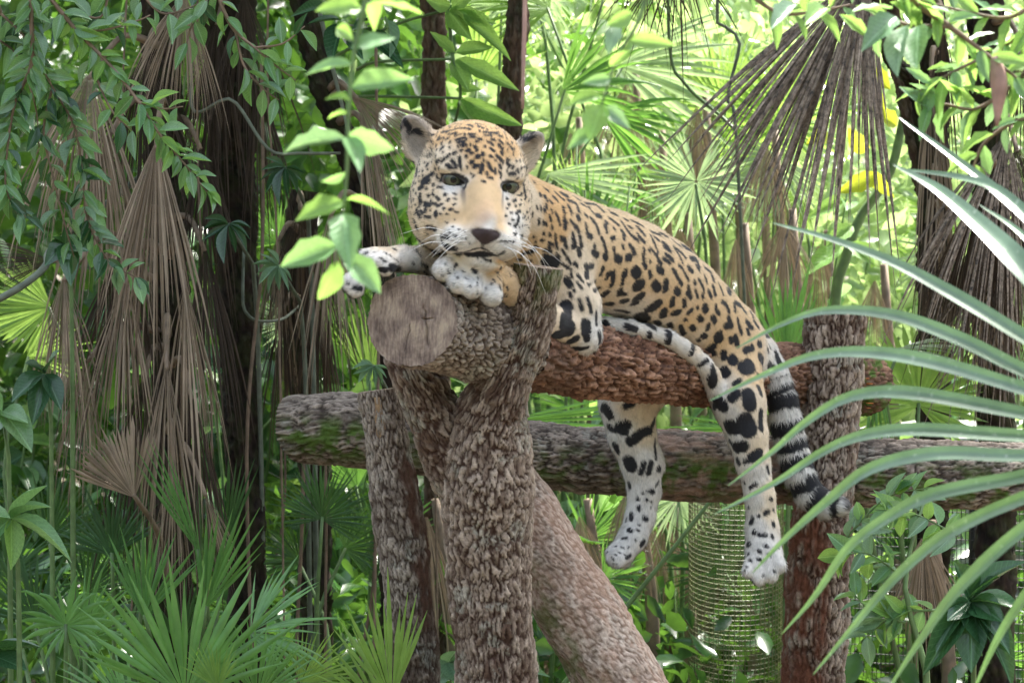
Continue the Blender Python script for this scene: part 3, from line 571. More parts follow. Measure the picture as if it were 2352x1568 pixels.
'D': '''40 170 150 200 200;18 150 120 140 170;24 350 130 400 110;14 430 90 450 80;34 290 310 350 290;26 200 310 340 350;34 390 430 460 380;30 480 360 550 340;18 570 300 590 250;26 260 470 270 510;14 240 450 280 530;46 370 610 385 640;20 500 620 470 700
20 560 610 540 700;12 595 420 600 580;24 625 665 635 668;18 370 790 380 820;10 625 770 600 810;18 565 855 575 860;9 530 855 535 858;11 490 868 495 870;14 448 915 450 922;11 520 925 530 930;7 562 940 565 945;14 455 985 458 1005;16 390 1050 395 1090
20 510 1085 518 1090;6 558 990 560 995;7 350 1090 348 1110;8 458 1138 462 1142;10 450 1185 456 1190;18 372 1185 388 1190;12 320 1255 350 1250;8 430 1265 432 1270;8 315 1330 325 1335;6 365 1325 367 1327;8 290 1375 300 1378;8 260 1390 265 1395
8 225 1415 240 1435;5 190 1370 192 1375;20 480 1310 500 1280;14 350 1420 390 1400;5 335 1390 337 1392;5 260 1320 262 1322;5 270 1475 272 1475;5 240 1475 242 1475''',
'E': '''14 420 40 425 60;12 485 100 490 110;14 420 130 425 150;16 470 160 500 230;20 430 230 450 250;14 230 340 260 320;24 215 420 240 395;32 310 400 320 460;14 370 360 385 400;10 365 285 370 290;20 90 300 100 350;30 130 440 160 470;20 110 470 130 450;34 200 590 240 590;40 290 560 310 600;16 385 500 385 600;28 240 710 280 700;10 200 670 220 690
24 330 770 370 740;14 290 790 320 780;14 245 780 255 800;10 320 940 355 920;10 420 820 430 860;7 285 910 290 920;7 310 1055 312 1060;10 440 1005 445 1010;14 410 1090 420 1085;7 370 1105 372 1110;7 455 1070 458 1072;12 325 1150 335 1120
10 455 1150 457 1160;13 340 1200 345 1200;12 375 1215 410 1220;11 445 1220 450 1230;14 305 1270 315 1272;11 410 1280 420 1282;9 280 1328 310 1328;9 370 1305 380 1315;8 425 1330 435 1330;9 365 1355 385 1365;6 320 1360 322 1365
5 462 1420 463 1430;5 395 1450 396 1455;5 290 1420 291 1425;5 300 1400 301 1402;5 485 1290 488 1295''',
'F': '''9 1420 360 1425 365;9 1370 440 1375 440;9 1450 440 1455 440;10 1465 490 1475 480;9 1380 515 1395 510;18 1540 390 1570 360;22 1800 430 1830 470;9 1660 455 1665 460;10 1580 530 1590 540;12 1690 545 1700 550;10 2040 610 2045 640;9 1960 680 1965 685
12 1750 650 1760 660;9 2150 650 2155 700;9 2130 540 2170 590;14 2200 800 2220 760;9 2090 450 2130 490;14 2285 490 2295 510;22 2120 890 2230 860;14 340 215 370 195;10 580 300 620 320;9 620 210 630 220;9 675 230 680 250;14 720 150 745 165
12 530 270 560 280;50 700 410 780 430;34 540 430 620 440;16 1090 330 1180 380;14 1130 450 1180 500;10 1050 460 1060 470;9 980 340 1000 360;10 740 290 790 330;30 200 670 280 690;10 100 600 120 620;4 1535 640 1555 500 1535 410;4 1845 760 1845 620 1865 510;5 1230 560 1260 470;9 2200 620 2210 640;10 2240 780 2245 800''',  # the thin strokes between the toes paint crease shade
'G': '''8 290 490 330 550;8 315 590 325 660;9 400 620 415 660;10 340 760 380 720;8 265 430 300 445;9 440 460 445 480;8 350 560 360 600;8 230 520 250 560;46 1130 1060 1180 1130;34 1140 860 1160 960;34 1020 1230 1090 1210;34 1390 1100 1395 1160;26 1400 1220 1410 1260;26 1190 1310 1270 1270;22 1250 1390 1330 1400;16 1350 1390 1420 1380;22 1560 1200 1570 1310;14 1520 930 1525 1090
16 1310 780 1340 900;16 1410 760 1460 930;24 1150 530 1190 590;12 1240 660 1250 680;16 1190 700 1200 730;32 900 290 1000 310;12 860 170 960 170;20 680 180 730 160;14 590 210 650 190;10 530 270 560 285'''}
SEG = []
for key, text in MARKS.items():
    x0, y0, s = CROPS[key]; k = 0.57422
    for row in text.replace('\n', ';').split(';'):
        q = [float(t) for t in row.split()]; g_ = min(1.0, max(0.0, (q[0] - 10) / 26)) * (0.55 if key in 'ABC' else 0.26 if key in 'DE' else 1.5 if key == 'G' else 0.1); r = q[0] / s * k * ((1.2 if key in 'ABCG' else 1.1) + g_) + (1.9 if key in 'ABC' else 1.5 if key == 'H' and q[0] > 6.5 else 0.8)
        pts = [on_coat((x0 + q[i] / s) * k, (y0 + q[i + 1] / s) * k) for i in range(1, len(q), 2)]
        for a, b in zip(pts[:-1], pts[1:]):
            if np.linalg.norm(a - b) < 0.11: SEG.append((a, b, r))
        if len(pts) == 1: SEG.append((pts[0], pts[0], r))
# the same coat carries on over the side away from the lens: spots scattered where no mark was read
rng = np.random.default_rng(7)
to_cam = np.array(CAM)[None] - JV; to_cam /= np.linalg.norm(to_cam, axis=1)[:, None]
hidden = np.where((JN * to_cam).sum(axis=1) < -0.12)[0]
pick, cand = [], rng.permutation(hidden)[:6000]
_depth = np.array([p[2] for p in TRUNK])
for i in cand:
    p = JV[i]; big = 0.040 if p[2] > 1.25 else 0.026
    if (p - np.array(HO)) @ (p - np.array(HO)) < 0.03: big = 0.024
    if all(((p - JV[j]) ** 2).sum() > big * big for j in pick): pick.append(i)
for i in pick:
    t = rng.normal(size=3); t -= JN[i] * (t @ JN[i]); t /= np.linalg.norm(t); r = rng.uniform(7, 11)
    a = JV[i] - t * 0.006; b = JV[i] + t * 0.006; SEG.append((a, b, r))
# small flecks between the larger face marks, as on any jaguar's forehead and cheeks
_hl = ((JV - np.array(HO)) @ np.array(HM)) / HS; _mid = np.array([(a + b) / 2 for a, b, r in SEG]); fleck = []
for i in rng.permutation(np.where((_hl[:, 1] > -20) & (_hl[:, 2] > -70) & (_hl[:, 2] < 150) & (np.linalg.norm(_hl / np.array((150, 190, 175)), axis=1) < 1.1) & ((np.abs(_hl[:, 0]) > 56) | (_hl[:, 2] > 46)))[0])[:5000]:
    q = _hl[i]
    if ((abs(q[0]) - 64) / 34) ** 2 + ((q[2] - 20) / 22) ** 2 < 1: continue
    if (((_mid - JV[i]) ** 2).sum(axis=1) < 0.0105 ** 2).any() or any(((JV[i] - JV[j]) ** 2).sum() < 0.0115 ** 2 for j in fleck): continue
    fleck.append(i); dv = JV[i] - np.array(H(0, 150, -60)); dv -= JN[i] * (dv @ JN[i]); dv /= np.linalg.norm(dv) + 1e-9; SEG.append((JV[i] - dv * 0.0016, JV[i] + dv * 0.0022, rng.uniform(2.0, 3.4)))
dist = np.full(len(JV), 1.0)
wob = (fbm(JV * 160, 3, 5) - 0.5) * 0.0042 + (vnoise(JV * 620, 9) - 0.5) * 0.002
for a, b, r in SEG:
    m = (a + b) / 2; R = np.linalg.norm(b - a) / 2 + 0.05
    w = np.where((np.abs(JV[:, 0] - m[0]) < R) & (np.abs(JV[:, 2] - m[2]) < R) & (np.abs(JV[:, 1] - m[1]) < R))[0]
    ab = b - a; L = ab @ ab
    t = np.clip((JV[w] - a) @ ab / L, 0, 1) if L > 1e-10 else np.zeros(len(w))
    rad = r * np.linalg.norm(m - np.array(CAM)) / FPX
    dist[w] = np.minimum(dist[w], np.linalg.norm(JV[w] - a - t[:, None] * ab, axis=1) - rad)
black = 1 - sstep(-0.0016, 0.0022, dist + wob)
# tail rings follow the length of the tail
tp = np.array([tuple(P(*t[:3])) for t in TAIL]); best = np.full(len(JV), 9.0); par = np.zeros(len(JV)); Lc = 0
for i in range(len(tp) - 1):
    a, b = tp[i], tp[i + 1]; ab = b - a; L = np.linalg.norm(ab)
    t = np.clip((JV - a) @ ab / L**2, 0, 1); d = np.linalg.norm(JV - a - t[:, None] * ab, axis=1) - px(TAIL[i][3], 5.45)
    m = d < best; best = np.where(m, d, best); par = np.where(m, Lc + t * L, par); Lc += L
on_tail = (best < 0.008) & (par > 0.105) & (JV[:, 0] > P(1756, 900, 5.45).x)
tt = par / Lc + (fbm(JV * 60, 2, 3) - 0.5) * 0.03
ring = np.zeros(len(JV))
for a, b in ((0.20, 0.245), (0.28, 0.325), (0.345, 0.40), (0.45, 0.525), (0.55, 0.61), (0.645, 0.72), (0.735, 0.815), (0.845, 0.915), (0.94, 1.0)):
    ring = np.maximum(ring, sstep(a - 0.006, a + 0.006, tt) * (1 - sstep(b - 0.006, b + 0.006, tt)))
black = np.where(on_tail, ring, black); JC[on_tail] = np.array(WH)
# under the belly strip and inside the far thigh the marks are the same black
grain = 0.86 + 0.28 * fbm(JV * 90, 3, 21)
JC = JC * grain[:, None]
BLK = np.array((0.014, 0.014, 0.017))
JC = JC * (1 - black[:, None]) + BLK * black[:, None]
def head_local(p): return ((p - np.array(HO)) @ np.array(HM)) / HS
hl = head_local(JV)
# bare skin: nose leather, lips, dark tear lines, pads
nose = 1 - sstep(0.80, 1.0, np.sqrt(((hl[:, 0] - 6) / np.clip(44 + (hl[:, 2] + 88) * 1.05, 4, 46)) ** 2 + ((hl[:, 2] + 97) / 22) ** 2 + ((hl[:, 1] - 186) / 32) ** 2))
JC = JC * (1 - nose[:, None]) + np.array((0.045, 0.030, 0.030)) * nose[:, None]
for s in (-1, 1):
    tear = 1 - sstep(0.25, 1.0, np.sqrt(((hl[:, 0] - s * (46 - (12 - hl[:, 2]) * 0.06)) / 7) ** 2 + ((hl[:, 2] + 14) / 38) ** 2)); tear *= (hl[:, 1] > 40) * 0.8 * sstep(-60, 10, hl[:, 2])
    JC = JC * (1 - tear[:, None]) + np.array((0.10, 0.085, 0.085)) * tear[:, None]
    rim = np.sqrt(((hl[:, 0] - s * 64) / 29) ** 2 + ((hl[:, 2] - 20.5) / 14.5) ** 2); lid = (1 - sstep(0.92, 1.05, rim)) * (hl[:, 1] > 60)
    JC = JC * (1 - lid[:, None]) + np.array((0.02, 0.018, 0.018)) * lid[:, None]
# ------------------------------------------------------------------ jaguar objects
m_coat, N, L, B = new_mat('jaguar_coat')
at = node(N, 'ShaderNodeAttribute', attribute_name='coat'); L.new(at.outputs['Color'], B.inputs['Base Color'])
B.inputs['Roughness'].default_value = 0.75; B.inputs['Specular IOR Level'].default_value = 0.25
B.inputs['Sheen Weight'].default_value = 0.25; B.inputs['Sheen Roughness'].default_value = 0.4
m_fur, N, L, B = new_mat('jaguar_fur')
at = node(N, 'ShaderNodeAttribute', attribute_name='coat'); L.new(at.outputs['Color'], B.inputs['Base Color'])
an = node(N, 'ShaderNodeAttribute', attribute_name='skin_normal')
ge = node(N, 'ShaderNodeNewGeometry'); vm = node(N, 'ShaderNodeVectorMath', operation='MULTIPLY_ADD')
vm.inputs[1].default_value = (0.45, 0.45, 0.45); L.new(ge.outputs['Normal'], vm.inputs[0]); L.new(an.outputs['Vector'], vm.inputs[2])
nv = node(N, 'ShaderNodeVectorMath', operation='NORMALIZE'); L.new(vm.outputs[0], nv.inputs[0]); L.new(nv.outputs[0], B.inputs['Normal'])
B.inputs['Roughness'].default_value = 0.6; B.inputs['Specular IOR Level'].default_value = 0.3

jaguar = thing('jaguar', 'spotted jaguar lying draped over the upper log, chin on its paws', 'jaguar')
body = mesh_obj('body', JV, JF, m_coat, jaguar)
add_attr(body, 'coat', np.hstack([JC, np.ones((len(JC), 1))]))

# fur: one thin blade per hair, lying along the lie of the coat
flow_rows = [(TRUNK, 1), (NLEG, 1), (FLEG, 1), (NARM, 1), (FARM, 1), (TAIL, 1), (STRIP, 1)]
bestd = np.full(len(JV), 9.0); flow = np.zeros_like(JV)
for rows, _ in flow_rows:
    for a, b in zip(rows[:-1], rows[1:]):
        pa, pb = np.array(P(*a[:3])), np.array(P(*b[:3])); ab = pb - pa; l2 = ab @ ab
        t = np.clip((JV - pa) @ ab / l2, 0, 1)
        d = np.linalg.norm(JV - pa - t[:, None] * ab, axis=1) - px(a[3], a[2]) * (1 - t) - px(b[3], b[2]) * t
        m = d < bestd; bestd = np.where(m, d, bestd); flow[m] = ab / math.sqrt(l2)
flow += np.array((0, 0, -0.35))
ond = np.linalg.norm((hl - np.array((0, 20, 0))) / np.array((215, 190, 215)), axis=1) < 1.0
nose_w = np.array(H(5, 215, -70)); fh = JV - nose_w; fh /= np.linalg.norm(fh, axis=1)[:, None]
flow[ond] = fh[ond]
flow -= JN * (flow * JN).sum(axis=1)[:, None]; flow /= np.linalg.norm(flow, axis=1)[:, None] + 1e-9
tri = np.vstack([JF[:, [0, 1, 2]], JF[:, [0, 2, 3]]])
ta = np.linalg.norm(np.cross(JV[tri[:, 1]] - JV[tri[:, 0]], JV[tri[:, 2]] - JV[tri[:, 0]]), axis=1)
bare = (nose > 0.3) | (np.sqrt(((np.abs(hl[:, 0]) - 64) / 28) ** 2 + ((hl[:, 2] - 20) / 16) ** 2 + (np.minimum(hl[:, 1] - 60, 0) / 20) ** 2) < 1)
NH = 340000
wgt = ta * np.where(ond[tri[:, 0]], 1.5, 1.0) * (~bare[tri[:, 0]]); wgt /= wgt.sum()
pickt = rng.choice(len(tri), NH, p=wgt); w = rng.dirichlet((1, 1, 1), NH)
T = tri[pickt]
def lerp(A): return (A[T] * w[:, :, None]).sum(axis=1)
hp, hn, hf, hc = lerp(JV), lerp(JN), lerp(flow), JC[T[np.arange(NH), w.argmax(axis=1)]]
length = np.where(ond[T[:, 0]], 0.0048, 0.0062) * rng.uniform(0.6, 1.4, NH)
pale = sstep(0.40, 0.55, hc[:, 2]); length *= 1 + 0.5 * pale
length = np.where((ond[T[:, 0]]) & (hl[T[:, 0]][:, 2] < -60) & (np.abs(hl[T[:, 0]][:, 0]) > 60), length * 1.6, length)
length = np.where(on_tail[T[:, 0]], length * 1.7, length)
length = np.where(ond[T[:, 0]] & (hl[T[:, 0]][:, 1] > 110), length * 0.5, length)
ear = ond[T[:, 0]] & (hl[T[:, 0]][:, 2] > 60) & (np.abs(hl[T[:, 0]][:, 0]) > 104); length = np.where(ear, length * 2.2, length)
jit = rng.normal(size=(NH, 3)) * 0.2
lift = rng.uniform(0.1, 0.42, NH)
hd = hf + jit + hn * lift[:, None]; hd /= np.linalg.norm(hd, axis=1)[:, None]
side = np.cross(hd, hn + rng.normal(size=(NH, 3)) * 0.3); side /= np.linalg.norm(side, axis=1)[:, None] + 1e-9
wid = rng.uniform(0.0004, 0.0008, NH)[:, None]; root = hp - hn * 0.0006
FV = np.stack([root - side * wid, root + side * wid, root + hd * length[:, None]], axis=1).reshape(-1, 3)
fur = mesh_obj('fur', FV, np.arange(3 * NH).reshape(-1, 3), m_fur, jaguar, smooth=False)
hc = hc * rng.uniform(0.62, 1.3, NH)[:, None]
add_attr(fur, 'coat', np.repeat(np.hstack([hc, np.ones((NH, 1))]), 3, axis=0))
add_attr(fur, 'skin_normal', np.repeat(hn, 3, axis=0))
fur['kind'] = 'stuff'

# eyes
m_eye, N, L, B = new_mat('jaguar_eye')
tc = node(N, 'ShaderNodeTexCoord'); sx = node(N, 'ShaderNodeSeparateXYZ'); L.new(tc.outputs['Object'], sx.inputs[0])
pw = node(N, 'ShaderNodeVectorMath', operation='MULTIPLY'); pw.inputs[1].default_value = (1, 0, 1); L.new(tc.outputs['Object'], pw.inputs[0])
ln = node(N, 'ShaderNodeVectorMath', operation='LENGTH'); L.new(pw.outputs[0], ln.inputs[0])
rp = ramp(N, [(0.0, (0.004, 0.004, 0.004)), (0.27, (0.004, 0.004, 0.004)), (0.33, (0.10, 0.10, 0.058)), (0.64, (0.065, 0.072, 0.045)), (0.78, (0.015, 0.015, 0.012)), (0.85, (0.05, 0.04, 0.035)), (1, (0.12, 0.1, 0.09))])
L.new(ln.outputs['Value'], rp.inputs[0]); L.new(rp.outputs[0], B.inputs['Base Color'])
B.inputs['Roughness'].default_value = 0.08; B.inputs['Specular IOR Level'].default_value = 0.35
def sphere(n=20, m=32):
    v = [(math.sin(a) * math.cos(b), math.cos(a), math.sin(a) * math.sin(b)) for a in np.linspace(0.001, math.pi - 0.001, n) for b in np.linspace(0, 2 * math.pi, m, endpoint=False)]
    return np.array(v), grid_faces(n, m, True)
for s in (-1, 1):
    v, f = sphere()
    q = H(s * 64, 79, 21)
    e = mesh_obj('eye', v, f[:, ::-1], m_eye)
    M = HM.to_4x4(); look = Matrix.Rotation(math.radians(3), 4, 'Z') @ Matrix.Rotation(math.radians(-3), 4, 'X')
    e.matrix_world = Matrix.Translation(q) @ M @ look @ Matrix.Scale(24.5 * HS, 4); e.parent = jaguar
# whiskers
m_whisk, N, L, B = new_mat('whisker'); B.inputs['Base Color'].default_value = (0.8, 0.79, 0.76, 1); B.inputs['Roughness'].default_value = 0.4
wr = random.Random(4)
for s in (-1, 1):
    for row in range(3):
        for k in range(4):
            x0, z0 = 6 + s * (40 + 14 * k), -88 - 12 * row - 3 * k
            a = BVH.ray_cast(H(x0, 400, z0), (HM @ Vector((0, -1, 0))))[0] or H(x0, 150, z0)
            ln_ = wr.uniform(50, 105) * (0.7 + 0.12 * k); ang = math.radians(wr.uniform(-28, 12) - row * 7)
            dx, dz = s * math.cos(ang), math.sin(ang)
            b = Vector(a) + HM @ Vector((dx * ln_ * 0.5, 26, dz * ln_ * 0.5)) * HS
            c = Vector(a) + HM @ Vector((dx * ln_, 10, dz * ln_ - 26)) * HS
            tube_obj('whisker', [a, b, c], [0.00045, 0.0004, 0.00015], m_whisk, jaguar, 8, 5)
# claws showing on the hanging paw are sheathed; the pads of the curled paw are part of the coat
# ------------------------------------------------------------------ foliage materials and builders
def leaf_mat(name, c1, c2, trans=(0.30, 0.50, 0.06), tmix=0.4, rough=0.38, spec=0.5, island=False, veins=True, specks=0.0, bump=True):
    m, N, L, B = new_mat(name); out = N['Material Output']
    if island: rnd = node(N, 'ShaderNodeNewGeometry').outputs['Random Per Island']
    else: rnd = node(N, 'ShaderNodeObjectInfo').outputs['Random']
    c = mixc(N, L, rnd, c1, c2)
    tc = node(N, 'ShaderNodeTexCoord')
    n1 = node(N, 'ShaderNodeTexNoise', Scale=22.0, Detail=4.0); L.new(tc.outputs['Object'], n1.inputs['Vector'])
    r1 = ramp(N, [(0.3, (0.78, 0.8, 0.78)), (0.7, (1.2, 1.18, 1.15))]); L.new(n1.outputs[0], r1.inputs[0])
    c = mixc(N, L, 1.0, c, r1.outputs[0], 'MULTIPLY')
    if veins:
        sx = node(N, 'ShaderNodeSeparateXYZ'); L.new(tc.outputs['UV'], sx.inputs[0])
        ab = node(N, 'ShaderNodeMath', operation='ABSOLUTE'); L.new(sx.outputs[0], ab.inputs[0])
        rm = ramp(N, [(0.0, (1, 1, 1)), (0.045, (0.6, 0.6, 0.6)), (0.08, (0, 0, 0))]); L.new(ab.outputs[0], rm.inputs[0])
        w = node(N, 'ShaderNodeMath', operation='MULTIPLY_ADD'); L.new(ab.outputs[0], w.inputs[0]); w.inputs[1].default_value = -0.32; L.new(sx.outputs[1], w.inputs[2])
        w2 = node(N, 'ShaderNodeMath', operation='MULTIPLY'); L.new(w.outputs[0], w2.inputs[0]); w2.inputs[1].default_value = 60.0
        sn = node(N, 'ShaderNodeMath', operation='SINE'); L.new(w2.outputs[0], sn.inputs[0])
        rs = ramp(N, [(0.90, (0, 0, 0)), (1.0, (0.45, 0.45, 0.45))]); L.new(sn.outputs[0], rs.inputs[0])
        mx = node(N, 'ShaderNodeMath', operation='MAXIMUM'); L.new(rm.outputs[0], mx.inputs[0]); L.new(rs.outputs[0], mx.inputs[1])
        light = tuple(min(1, q * 1.7 + 0.03) for q in c2)
        c = mixc(N, L, mx.outputs[0], c, light)
        bp = node(N, 'ShaderNodeBump', Strength=0.25, Distance=0.004); L.new(mx.outputs[0], bp.inputs['Height']); L.new(bp.outputs[0], B.inputs['Normal'])
    if specks:
        vs = node(N, 'ShaderNodeTexNoise', Scale=95.0, Detail=3.0, Roughness=0.7); L.new(tc.outputs['Object'], vs.inputs['Vector'])
        rv = ramp(N, [(0.63, (0, 0, 0)), (0.70, (1, 1, 1))]); L.new(vs.outputs[0], rv.inputs[0])
        mv = node(N, 'ShaderNodeMath', operation='MULTIPLY'); L.new(rv.outputs[0], mv.inputs[0]); mv.inputs[1].default_value = specks
        c = mixc(N, L, mv.outputs[0], c, (0.55, 0.6, 0.52))
    L.new(c, B.inputs['Base Color']); B.inputs['Roughness'].default_value = rough; B.inputs['Specular IOR Level'].default_value = spec
    if tmix > 0:
        tr = node(N, 'ShaderNodeBsdfTranslucent'); tcx = mixc(N, L, 1.0, r1.outputs[0], trans, 'MULTIPLY'); L.new(tcx, tr.inputs['Color'])
        ms = node(N, 'ShaderNodeMixShader'); ms.inputs[0].default_value = tmix
        L.new(B.outputs[0], ms.inputs[1]); L.new(tr.outputs[0], ms.inputs[2]); L.new(ms.outputs[0], out.inputs['Surface'])
    return m
LM = dict(
    mid=leaf_mat('leaf_mid_green', (0.080, 0.175, 0.075), (0.14, 0.26, 0.115), (0.22, 0.44, 0.08), 0.32, 0.25, 0.8, specks=0.35),
    lime=leaf_mat('leaf_lime', (0.12, 0.26, 0.055), (0.19, 0.35, 0.085), (0.34, 0.55, 0.12), 0.45, 0.4),
    yellow=leaf_mat('leaf_yellow_green', (0.30, 0.38, 0.03), (0.42, 0.46, 0.03), (0.6, 0.65, 0.05), 0.5, 0.45),
    dark=leaf_mat('leaf_dark_glossy', (0.018, 0.060, 0.028), (0.035, 0.100, 0.040), (0.08, 0.2, 0.04), 0.2, 0.22, 0.6),
    near=leaf_mat('leaf_near_soft', (0.085, 0.21, 0.085), (0.17, 0.32, 0.15), (0.28, 0.48, 0.14), 0.4, 0.36),
    grey=leaf_mat('leaf_grey_green', (0.12, 0.22, 0.13), (0.17, 0.28, 0.17), (0.25, 0.42, 0.16), 0.3, 0.35, 0.6),
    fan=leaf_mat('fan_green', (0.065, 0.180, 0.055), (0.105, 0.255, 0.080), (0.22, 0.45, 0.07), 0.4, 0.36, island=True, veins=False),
    fanmint=leaf_mat('fan_mint_lit', (0.09, 0.24, 0.065), (0.15, 0.34, 0.10), (0.26, 0.52, 0.09), 0.38, 0.28, 0.8, island=True, veins=False),  # lit copy of the fan green, brightened where no sun reaches
    fandark=leaf_mat('fan_dark_green_shaded', (0.018, 0.062, 0.022), (0.034, 0.100, 0.034), (0.10, 0.22, 0.04), 0.3, 0.33, island=True, veins=False),  # dark green, lowered further to paint in undergrowth shade
    fanlime=leaf_mat('fan_lime', (0.13, 0.26, 0.05), (0.21, 0.36, 0.085), (0.38, 0.58, 0.12), 0.5, 0.4, island=True, veins=False),
    fanpale=leaf_mat('fan_pale_lit', (0.20, 0.30, 0.18), (0.36, 0.45, 0.33), (0.42, 0.58, 0.26), 0.4, 0.25, 1.0, island=True, veins=False),  # pale leaf, whitened further to paint a brightly lit backdrop
    blade=leaf_mat('palmetto_blade', (0.085, 0.150, 0.100), (0.120, 0.200, 0.130), (0.20, 0.38, 0.10), 0.22, 0.30, 0.8, veins=False, specks=0.45),
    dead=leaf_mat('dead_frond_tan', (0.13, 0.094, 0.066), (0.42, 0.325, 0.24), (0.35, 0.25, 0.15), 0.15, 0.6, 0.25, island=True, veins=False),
    deaddark=leaf_mat('dead_frond_brown_shaded', (0.026, 0.018, 0.013), (0.082, 0.060, 0.046), (0.2, 0.13, 0.08), 0.12, 0.7, 0.2, island=True, veins=False),  # brown fronds with deep shade put into the colour
    far=leaf_mat('far_leaf_sunlit', (0.08, 0.17, 0.055), (0.34, 0.45, 0.24), (0.50, 0.66, 0.26), 0.45, 0.22, 1.0, island=True, veins=False),  # lit copy of the far leaf, sun brightness put into its colour
    farshade=leaf_mat('far_leaf_shaded', (0.014, 0.048, 0.014), (0.055, 0.150, 0.034), (0.13, 0.28, 0.035), 0.32, 0.25, 0.6, island=True, veins=False))  # shaded copy of the far leaf, colour darkened to stand for shade
# mottled grey-black dead frond, lichen on old fibre
m_mott, N, L, B = new_mat('dead_frond_mottled'); tc_ = node(N, 'ShaderNodeTexCoord')
n_ = node(N, 'ShaderNodeTexNoise', Scale=55.0, Detail=6.0, Roughness=0.75); L.new(tc_.outputs['Object'], n_.inputs['Vector'])
r_ = ramp(N, [(0.34, (0.022, 0.020, 0.019)), (0.41, (0.10, 0.085, 0.072)), (0.49, (0.22, 0.175, 0.14)), (0.64, (0.40, 0.34, 0.28))]); L.new(n_.outputs[0], r_.inputs[0])
ri = node(N, 'ShaderNodeNewGeometry').outputs['Random Per Island']; rj = ramp(N, [(0, (0.6, 0.57, 0.55)), (1, (1.2, 1.15, 1.1))]); L.new(ri, rj.inputs[0])
L.new(mixc(N, L, 1.0, r_.outputs[0], rj.outputs[0], 'MULTIPLY'), B.inputs['Base Color']); B.inputs['Roughness'].default_value = 0.8
LM['mott'] = m_mott
def plain_mat(name, c, rough=0.7, noise=30.0, var=0.35):
    m, N, L, B = new_mat(name); tc = node(N, 'ShaderNodeTexCoord'); n = node(N, 'ShaderNodeTexNoise', Scale=noise, Detail=5.0); L.new(tc.outputs['Object'], n.inputs['Vector'])
    r = ramp(N, [(0.3, tuple(q * (1 - var) for q in c)), (0.7, tuple(q * (1 + var) for q in c))]); L.new(n.outputs[0], r.inputs[0]); L.new(r.outputs[0], B.inputs['Base Color'])
    B.inputs['Roughness'].default_value = rough; return m
M_twig = plain_mat('twig_brown', (0.17, 0.115, 0.075)); M_stem = plain_mat('stem_green', (0.10, 0.17, 0.055), 0.5); M_liana = plain_mat('liana_grey_green', (0.13, 0.15, 0.11))
M_pink = plain_mat('aerial_root', (0.36, 0.22, 0.18)); M_petd = plain_mat('petiole_dry', (0.22, 0.16, 0.11))

_lc = {}
def leaf_mesh(kind, var, mat):
    key = (kind, var, mat)
    if key in _lc: return _lc[key]
    rg = random.Random(hash((kind, var)) % 9973 if False else var * 31 + len(kind)); rows, cols = 8, 5
    ts = np.linspace(0, 1, rows); V, U = [], []
    curl, fold, twist = rg.uniform(0.06, 0.34), rg.uniform(0.10, 0.42), rg.uniform(-0.25, 0.25)
    for t in ts:
        if kind == 'ovate': w = math.sin(math.pi * t ** 0.82) ** 0.85
        elif kind == 'lance': w = math.sin(math.pi * t ** 0.95) ** 1.0
        elif kind == 'heart': w = (math.sin(math.pi * t ** 0.62)) ** 0.75
        else: w = math.sin(math.pi * t ** 0.85) ** 0.9 * (1 + 0.10 * math.sin(t * 24 + var))
        if t in (0.0, 1.0): w = 0.012
        for j in range(cols):
            x = (j / (cols - 1) - 0.5) * w; z = fold * abs(x) - curl * t * t + (0.02 * math.sin(t * 17 + j + var) if kind == 'wavy' else 0) * w
            a = twist * t; V.append((x * math.cos(a), t, z + x * math.sin(a))); U.append((x * 2, t))
    me = mesh_obj('leaf', V, grid_faces(rows, cols), LM[mat], uvs=U); d = me.data; bpy.data.objects.remove(me); _lc[key] = d
    return d
def leaf(parent, base, tip, w, kind='ovate', mat='mid', var=0, face=None, roll=0.0, name='leaf'):
    base, tip = Vector(base), Vector(tip); y = tip - base; L_ = y.length; y = y / L_
    n = face if face is not None else ((CAM - base).normalized() * 0.6 + Vector((0, 0, 0.8)))
    n = (n - y * n.dot(y)).normalized(); n = Matrix.Rotation(roll, 3, y) @ n; x = y.cross(n)
    o = bpy.data.objects.new(name, leaf_mesh(kind, var, mat)); COL.objects.link(o)
    M = Matrix((x * w, y * L_, n * L_)).transposed().to_4x4(); M.translation = base; o.matrix_world = M; o.parent = parent
    return o
DOWN = np.array((0, 0, -1.0))
